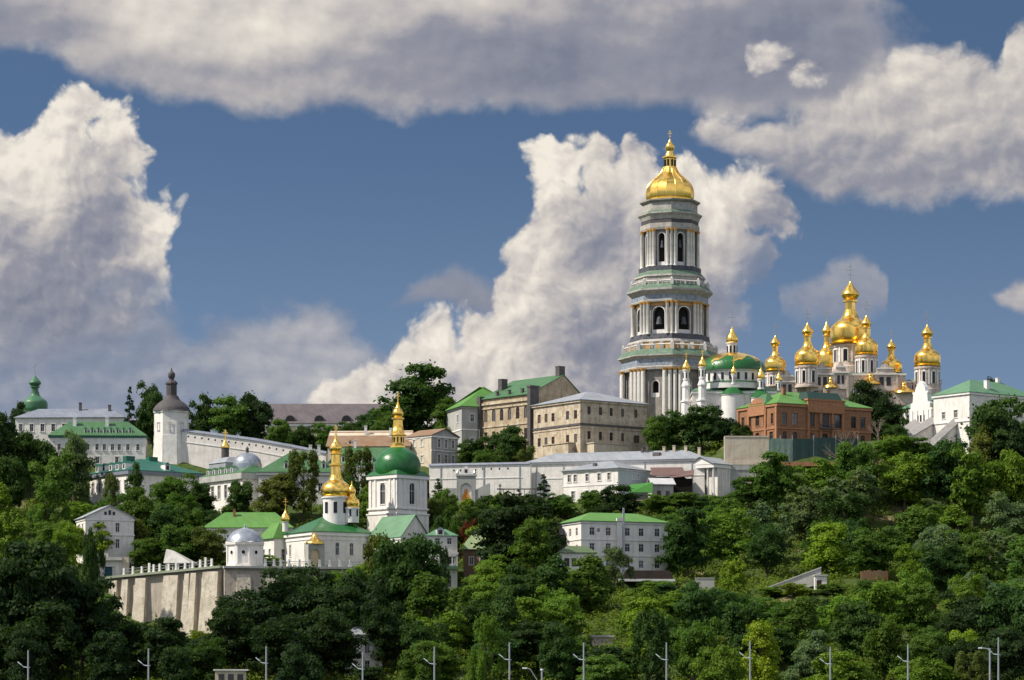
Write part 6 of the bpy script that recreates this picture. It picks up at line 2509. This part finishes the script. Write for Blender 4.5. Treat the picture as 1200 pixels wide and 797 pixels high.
def place_tree(px, Y, top, wpx, kind, tone, rnd, grp=None, label=None, zbase=None):
    x = (px - CX) * Y / F
    z = float(terrain_z(x, Y)) if zbase is None else zbase
    zt = ZC + (HZ - top) * Y / F
    ht = max(3.0, zt - z)
    wm = wpx * Y / F
    vi = rnd.randrange(len(PROTO[kind]))
    cm, tm, W, H, b = PROTO[kind][vi]
    sz = ht / (H + b) * rnd.uniform(.98, 1.03)
    sx = wm / W * 1.12
    o = bpy.data.objects.new('conifer_tree' if kind == 'cone' else 'broadleaf_tree', None)
    COL.objects.link(o)
    o.location = (x, Y, z - .2)
    o.rotation_euler = (0, 0, rnd.uniform(0, 6.28))
    o.scale = (sx, sx, sz)
    tr = put('trunk', tm, o)
    cr = put('crown', cm, o, (0, 0, b))
    c = TONE[tone]
    j = rnd.uniform(.86, 1.14)
    h = rnd.uniform(-.08, .08)
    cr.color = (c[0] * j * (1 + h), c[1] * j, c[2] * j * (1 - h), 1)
    o['category'] = 'tree'
    o['group'] = grp or 'trees on the wooded hillside'
    TREES.append(dict(o=o, px=px, py=(top + (HZ - (z - ZC) * F / Y)) / 2, base=HZ - (z - ZC) * F / Y, top=top, Y=Y, w=wpx, kind=kind, tone=tone, label=label))
    return o


R1 = random.Random(77)
# trees one can tell apart in the photo: px, distance, top row, width px, kind, tone
HAND = [
    # skyline and upper monastery
    (152, 960, 450, 22, 'cone', 'blue'), (179, 964, 443, 40, 'round', 'deep'), (236, 960, 464, 34, 'round', 'deep'), (266, 958, 468, 50, 'round', 'mid'), (297, 962, 455, 44, 'round', 'dark'),
    (326, 955, 492, 30, 'round', 'mid'), (352, 950, 494, 44, 'round', 'deep'), (382, 950, 498, 44, 'round', 'mid'), (408, 960, 490, 40, 'round', 'deep'), (436, 985, 476, 40, 'round', 'deep'),
    (488, 966, 427, 96, 'round', 'deep'), (522, 955, 466, 44, 'round', 'mid'), (455, 950, 474, 40, 'round', 'mid'),
    (556, 900, 512, 44, 'round', 'deep'), (592, 896, 500, 54, 'round', 'deep'), (575, 888, 522, 40, 'round', 'mid'), (612, 893, 520, 30, 'round', 'olive'),
    (785, 905, 474, 52, 'round', 'deep'), (822, 902, 476, 56, 'round', 'deep'), (850, 898, 484, 46, 'round', 'dark'), (868, 893, 496, 30, 'round', 'deep'), (770, 900, 488, 30, 'round', 'mid'),
    (1020, 935, 446, 54, 'round', 'dark'), (1044, 930, 458, 50, 'round', 'dark'), (1066, 925, 478, 40, 'round', 'deep'), (1000, 940, 456, 30, 'round', 'deep'), (1050, 905, 492, 40, 'round', 'deep'),
    (1160, 960, 436, 44, 'round', 'dark'),
    (1176, 872, 464, 84, 'round', 'deep'), (1150, 868, 496, 44, 'round', 'olive'), (1196, 866, 492, 60, 'round', 'dark'),
    # far left
    (8, 930, 484, 40, 'round', 'dark'), (-14, 920, 492, 56, 'round', 'dark'), (38, 922, 502, 58, 'round', 'deep'), (86, 915, 500, 46, 'round', 'grey'), (20, 985, 470, 26, 'round', 'dark'),
    (62, 895, 532, 50, 'round', 'mid'), (12, 890, 530, 46, 'round', 'deep'),
    (157, 880, 545, 20, 'tall', 'deep'), (130, 880, 558, 20, 'wisp', 'olive'), (198, 872, 553, 60, 'round', 'mid'), (234, 870, 560, 40, 'round', 'deep'), (280, 868, 560, 36, 'round', 'deep'), (322, 866, 556, 56, 'round', 'olive'),
    (356, 866, 530, 42, 'wisp', 'olive'), (420, 856, 528, 40, 'wisp', 'olive'), (408, 850, 548, 36, 'round', 'deep'),
    (166, 840, 572, 50, 'round', 'mid'), (196, 836, 592, 44, 'round', 'deep'), (222, 838, 590, 36, 'round', 'mid'), (180, 812, 628, 52, 'round', 'mid'), (214, 808, 612, 56, 'round', 'mid'), (246, 806, 614, 50, 'round', 'olive'),
    (110, 782, 616, 26, 'round', 'deep'), (76, 800, 606, 44, 'round', 'fresh'), (150, 850, 578, 34, 'round', 'mid'), (122, 846, 580, 34, 'round', 'mid'),
    # round the belfry and centre
    (513, 856, 560, 22, 'cone', 'deep'), (522, 846, 570, 30, 'round', 'mid'), (508, 838, 580, 30, 'round', 'olive'), (562, 838, 590, 36, 'round', 'mid'), (592, 842, 586, 40, 'round', 'mid'), (612, 838, 582, 40, 'round', 'deep'),
    (637, 836, 553, 30, 'cone', 'blue'), (660, 838, 574, 36, 'round', 'mid'), (700, 834, 572, 40, 'round', 'mid'), (728, 826, 570, 52, 'round', 'dark'), (768, 834, 578, 44, 'round', 'mid'), (800, 838, 578, 50, 'round', 'mid'), (830, 836, 580, 40, 'round', 'deep'),
    (548, 815, 606, 26, 'round', 'red'), (472, 778, 624, 44, 'round', 'deep'), (446, 772, 628, 42, 'round', 'olive'), (520, 770, 644, 15, 'wisp', 'dark'),
    (600, 776, 584, 96, 'round', 'dark'), (588, 782, 612, 44, 'round', 'dark'), (632, 772, 606, 60, 'round', 'dark'),
    (806, 766, 596, 64, 'round', 'deep'), (850, 790, 592, 70, 'round', 'fresh'), (720, 742, 642, 40, 'wisp', 'grey'),
    (650, 712, 652, 48, 'tall', 'deep'), (690, 716, 654, 50, 'tall', 'mid'),
    (510, 796, 604, 28, 'round', 'deep'), (524, 800, 600, 26, 'round', 'mid'),
    # right slope
    (905, 835, 532, 60, 'round', 'mid'), (955, 838, 540, 64, 'round', 'fresh'), (1006, 842, 514, 60, 'round', 'mid'), (1060, 840, 528, 74, 'round', 'fresh'), (1112, 838, 520, 60, 'round', 'deep'), (1140, 832, 528, 60, 'round', 'fresh'), (1184, 836, 526, 60, 'round', 'fresh'),
    (880, 838, 560, 50, 'round', 'mid'), (990, 800, 576, 64, 'wisp', 'deep'), (1160, 762, 622, 84, 'wisp', 'grey'), (1110, 756, 640, 60, 'wisp', 'grey'),
    (232, 760, 738, 30, 'round', 'lime'), (248, 742, 746, 34, 'round', 'lime'), (216, 735, 752, 36, 'round', 'fresh'), (200, 664, 728, 44, 'round', 'deep'), (156, 690, 730, 50, 'round', 'deep'), (112, 730, 696, 50, 'round', 'fresh'), (96, 745, 672, 44, 'round', 'fresh'),
    (902, 727, 699, 40, 'round', 'fresh'), (930, 723, 691, 44, 'wisp', 'lime'), (976, 722, 694, 40, 'round', 'mid'), (1024, 726, 682, 46, 'round', 'fresh'), (866, 722, 698, 44, 'round', 'mid'),
    (1046, 868, 508, 44, 'round', 'fresh'), (1076, 870, 514, 36, 'round', 'mid'),
    (334, 706, 670, 66, 'round', 'dark'), (376, 710, 664, 64, 'round', 'dark'), (412, 706, 660, 56, 'round', 'deep'),
    # foreground giants; dark tones at lower left include cloud shade
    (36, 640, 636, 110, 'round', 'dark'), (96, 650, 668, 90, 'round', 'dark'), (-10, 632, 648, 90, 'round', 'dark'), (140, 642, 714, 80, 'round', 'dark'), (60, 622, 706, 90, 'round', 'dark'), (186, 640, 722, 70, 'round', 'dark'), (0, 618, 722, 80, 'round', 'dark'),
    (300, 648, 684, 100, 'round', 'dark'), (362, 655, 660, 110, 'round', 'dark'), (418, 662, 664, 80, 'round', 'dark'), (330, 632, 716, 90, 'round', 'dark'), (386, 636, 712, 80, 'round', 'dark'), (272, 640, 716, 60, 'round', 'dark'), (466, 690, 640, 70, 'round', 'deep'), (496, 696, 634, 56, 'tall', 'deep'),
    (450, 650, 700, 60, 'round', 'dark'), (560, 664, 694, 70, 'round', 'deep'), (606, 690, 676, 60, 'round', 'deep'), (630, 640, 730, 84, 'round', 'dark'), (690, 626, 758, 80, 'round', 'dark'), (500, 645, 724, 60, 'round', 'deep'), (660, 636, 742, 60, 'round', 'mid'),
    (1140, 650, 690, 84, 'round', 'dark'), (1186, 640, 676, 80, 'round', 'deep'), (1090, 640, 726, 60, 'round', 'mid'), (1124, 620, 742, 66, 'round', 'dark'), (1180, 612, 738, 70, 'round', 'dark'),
    (1136, 604, 764, 40, 'wisp', 'olive'),
]
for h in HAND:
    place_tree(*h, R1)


def blocked(px, Y, top, base, w):
    for x0, y0, x1, y1, Yk in KEEP:
        if Y < Yk + 1 and px + w * .51 > x0 and px - w * .51 < x1 and top < y1 and base > y0:
            return True
    for x0, x1, Y0, Y1 in FOOT:
        if Y0 - 4 < Y < Y1 + 4 and x0 - w * .3 < px < x1 + w * .3:
            return True
    return False


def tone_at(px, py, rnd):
    """which greens grow where, with cloud shade at lower left put into the tone"""
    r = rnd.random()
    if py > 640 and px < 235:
        return 'dark' if r < .8 else 'deep'  # cloud shade painted as darker leaf colour
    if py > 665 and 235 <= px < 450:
        return 'dark' if r < .75 else 'deep'  # same cloud shade carried by the leaf tone
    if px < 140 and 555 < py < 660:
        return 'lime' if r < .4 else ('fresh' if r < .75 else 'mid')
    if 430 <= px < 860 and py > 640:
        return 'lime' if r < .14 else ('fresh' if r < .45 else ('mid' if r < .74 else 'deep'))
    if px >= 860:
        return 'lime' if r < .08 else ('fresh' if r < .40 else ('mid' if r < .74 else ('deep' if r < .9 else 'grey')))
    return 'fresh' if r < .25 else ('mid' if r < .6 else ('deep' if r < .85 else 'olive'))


def autofill(target):
    rnd = random.Random(5)
    pts = [(t['px'], t['Y'], t['w']) for t in TREES]
    made = 0
    tries = 0
    cand = []
    while tries < 9000 and made < target:
        tries += 1
        Y = 596 + (900 - 596) * rnd.random() ** .9
        px = rnd.uniform(-25, 1225)
        w = rnd.uniform(46, 72)
        ok = True
        for qx, qY, qw in pts:
            dx = (px - qx) / (.5 * (w + qw) * .66)
            dy = (Y - qY) / 15.0
            if dx * dx + dy * dy < 1:
                ok = False
                break
        if not ok:
            continue
        x = (px - CX) * Y / F
        z = float(terrain_z(x, Y))
        base = HZ - (z - ZC) * F / Y
        kind = rnd.choices(('round', 'tall', 'wisp'), (.78, .09, .13))[0]
        ht = rnd.uniform(9.5, 15.5) * (1.0 if kind == 'round' else 1.12)
        placed = False
        for s in (1.0, .78, .6, .45):
            top = base - ht * s * F / Y
            ww = w * (.55 + .45 * s)
            if not blocked(px, Y, top, base, ww):
                placed = True
                break
        if not placed or base < 470:
            continue
        if kind != 'round':
            ww *= .8
        pts.append((px, Y, w))
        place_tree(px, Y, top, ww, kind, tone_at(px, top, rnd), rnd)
        made += 1
    return made


N_AUTO = autofill(292 - len(TREES))


def hide_check():
    print('TREES', len(TREES), 'auto', N_AUTO)


hide_check()


# bare brownish trees beside the brick mansion
def bare_tree(px, Y, top, seed, label):
    rng = random.Random(seed)
    x = (px - CX) * Y / F
    z = float(terrain_z(x, Y))
    h = ZC + (HZ - top) * Y / F - z
    m = MB()

    def grow(p, d, ln, r, depth):
        q = p + d * ln
        m.tube(p, q, r, r * .62, 4)
        if depth == 0:
            return
        for _ in range(3 if depth > 1 else 4):
            nd = (d + Vector((rng.uniform(-.8, .8), rng.uniform(-.8, .8), rng.uniform(-.1, .6)))).normalized()
            grow(q if rng.random() < .6 else p + d * ln * rng.uniform(.5, .9), nd, ln * rng.uniform(.55, .8), r * .6, depth - 1)
    o = bpy.data.objects.new('bare_tree', None)
    COL.objects.link(o)
    o.location = (x, Y, z)
    grow(Vector((0, 0, -1)), Vector((0, 0, 1)), h * .36, h * .016, 5)
    put('branches', m.mesh('branches', [mat('dry_twigs', (0.24, 0.19, 0.15), (0.17, 0.13, 0.10), .9)]), o)
    o['label'], o['category'] = label, 'tree'


bare_tree(1030, 872, 482, 3, 'leafless brown tree standing right of the orange brick mansion')
bare_tree(1000, 862, 498, 8, 'smaller leafless tree in front of the right end of the brick mansion')
bare_tree(596, 668, 700, 5, 'grey leafless tree among bright green trees at bottom centre')


# shrubs one can count near walls, then the undergrowth that fills the slope
def shrubs():
    rnd = random.Random(21)
    spots = [(208, 800, 'gold leaning shrub', 'lime')]
    n = 0
    rows = [(506, 616, 860, 7), (640, 668, 848, 3), (812, 850, 852, 4), (1070, 1140, 880, 6), (240, 330, 872, 5), (150, 262, 800, 8), (860, 905, 858, 4), (424, 500, 842, 4), (225, 250, 640, 3), (540, 610, 880, 5)]
    for x0, x1, Y, k in rows:
        for i in range(k):
            px = x0 + (x1 - x0) * (i + rnd.uniform(.2, .8)) / k
            y = Y + rnd.uniform(-5, 3)
            x = (px - CX) * y / F
            z = float(terrain_z(x, y))
            o = put('shrub', SHRUBP[rnd.randrange(4)], None, (x, y, z - .3), rnd.uniform(0, 6.28))
            s = rnd.uniform(.8, 1.5)
            o.scale = (s, s, s * rnd.uniform(.8, 1.1))
            tone = rnd.choice(('mid', 'fresh', 'deep', 'lime'))
            o.color = (*TONE[tone], 1)
            o['category'] = 'shrub'
            o['group'] = 'shrubs along walls and terraces'
            TREES.append(dict(o=o, px=px, py=HZ - (z + 1.5 - ZC) * F / y, base=HZ - (z - ZC) * F / y, top=HZ - (z + 3 - ZC) * F / y, Y=y, w=20, kind='shrub', tone=tone, label=None))
            n += 1
    # ground cover: leaf sprays over the whole slope
    rng = np.random.default_rng(3)
    N = 11500
    Y = rng.uniform(580, 960, N)
    px = rng.uniform(-60, 1260, N)
    X = (px - CX) * Y / F
    Z = terrain_z(X, Y)
    keep_ = np.ones(N, bool)
    base = HZ - (Z - ZC) * F / Y
    for x0, x1, Y0, Y1 in FOOT:
        keep_ &= ~((px > x0 - 4) & (px < x1 + 4) & (Y > Y0) & (Y < Y1))
    for x0, y0, x1, y1, Yk in KEEP:
        keep_ &= ~((Y < Yk) & (px > x0 - 6) & (px < x1 + 6) & (base - 9 < y1) & (base > y0))
    X, Y, Z = X[keep_], Y[keep_], Z[keep_]
    out = []
    n = 54
    for i in range(len(X)):
        s = rng.uniform(.8, 3.0)
        d = rng.normal(size=(n, 3))
        d /= np.linalg.norm(d, axis=1, keepdims=True)
        d[:, 2] = abs(d[:, 2])
        pos = np.array([X[i], Y[i], Z[i] - .1]) + d * np.array([s * 1.2, s * 1.2, s * .9]) * rng.uniform(.6, 1.05, (n, 1))
        out.append(leaf_quads(pos, d + .4 * rng.normal(size=(n, 3)), rng.uniform(.2, .42, n), rng))
    o = put('undergrowth', quads_mesh('undergrowth', np.concatenate(out), [LEAF]))
    o.color = (0.12, 0.165, 0.028, 1)
    o['kind'] = 'stuff'


shrubs()
# ------------------------------------------------------------------ labels that single out each tree
MARKS = [(785, 320, 'great bell tower'), (858, 430, 'refectory dome'), (1000, 420, 'golden cathedral domes'), (950, 480, 'orange brick mansion'), (925, 525, 'netted fence'), (1120, 480, 'baroque house'),
         (690, 490, 'grey roofed corner building'), (600, 480, 'gabled brick building'), (740, 545, 'long gallery'), (710, 560, 'small white house'), (832, 560, 'temple front'), (560, 565, 'loopholed wall'), (506, 525, 'cream house'),
         (430, 515, 'rusty tin roof'), (365, 485, 'far barracks'), (201, 480, 'octagonal tower'), (300, 525, 'fortress wall'), (41, 460, 'green pear dome'), (130, 515, 'white mansard house'), (150, 560, 'blue green roofed house'),
         (275, 560, 'silver domed house'), (340, 545, 'left mansard roof'), (385, 580, 'gilded church'), (465, 560, 'green domed belfry'), (465, 610, 'pale green roof'), (517, 655, 'balconied house'), (557, 635, 'olive roofed cottage'),
         (290, 610, 'light green hall roof'), (124, 625, 'gabled white house'), (128, 664, 'flat garage'), (200, 700, 'buttressed wall'), (287, 640, 'domed pavilion'), (720, 635, 'white slope house'), (760, 675, 'dark roofed shelter'),
         (922, 685, 'sloping concrete wall'), (962, 682, 'tiny white hut'), (1025, 667, 'orange soil patch'), (270, 785, 'low kiosk'), (422, 765, 'pale villa'), (705, 750, 'pump house'),
         (33, 775, 'first lamp from left'), (174, 775, 'second lamp from left'), (312, 775, 'third lamp from left'), (509, 775, 'fifth lamp from left'), (597, 775, 'lamp before the swan necked one'), (684, 775, 'lamp right of the short post'),
         (781, 775, 'lamp under the slope house'), (879, 775, 'lamp under the concrete wall'), (973, 775, 'lamp under the tiny hut'), (1064, 775, 'second tall lamp from right'), (1170, 775, 'rightmost lamp'), (826, 680, 'short concrete wall')]


def rel(px, py, mx, my):
    dx, dy = px - mx, py - my
    if abs(dx) < 24 and abs(dy) < 20:
        return 'right beside'
    a = 'left' if dx < 0 else 'right'
    if abs(dx) > 1.6 * abs(dy):
        return a + ' of'
    v = 'above' if dy < 0 else 'below'
    if abs(dy) > 2.2 * abs(dx):
        return v
    return v + ' ' + a + ' of'


def size_word(t):
    if t['kind'] == 'shrub':
        return 'low'
    a = t['w'] * (t['base'] - t['top'])
    return 'small' if a < 1900 else ('large' if a > 5200 else 'medium')


def label_trees():
    seen = {}
    for t in TREES:
        cy = t['top'] + (t['base'] - t['top']) * .35
        t['cy'] = cy
        ms = sorted(MARKS, key=lambda m: (m[0] - t['px']) ** 2 + (1.3 * (m[1] - cy)) ** 2)
        t['opts'] = []
        noun = 'shrub' if t['kind'] == 'shrub' else 'tree'
        shape = 'leafy' if t['kind'] == 'shrub' else SHAPE[t['kind']]
        for m in ms[:3]:
            t['opts'].append('%s %s %s %s %s the %s' % (size_word(t), WORD[t['tone']], shape, noun, rel(t['px'], cy, m[0], m[1]), m[2]))
    used = {}
    for t in TREES:
        if t['label']:
            t['o']['label'] = t['label']
            continue
        for s in t['opts']:
            if s not in used:
                used[s] = [t]
                t['lab'] = s
                break
        else:
            used[t['opts'][0]].append(t)
            t['lab'] = t['opts'][0]
    nth = ['leftmost', 'second', 'third', 'fourth', 'fifth', 'sixth', 'seventh', 'eighth', 'ninth', 'tenth']
    for s, ts in used.items():
        ts.sort(key=lambda t: t['px'])
        for i, t in enumerate(ts):
            lab = s
            if len(ts) > 1:
                lab = s + (', ' + (nth[i] if i == 0 else nth[min(i, 9)] + ' from left'))
            w = lab.split()
            while len(w) > 16:
                w = w[1:]
            lab = ' '.join(w)
            t['o']['label'] = lab


label_trees()
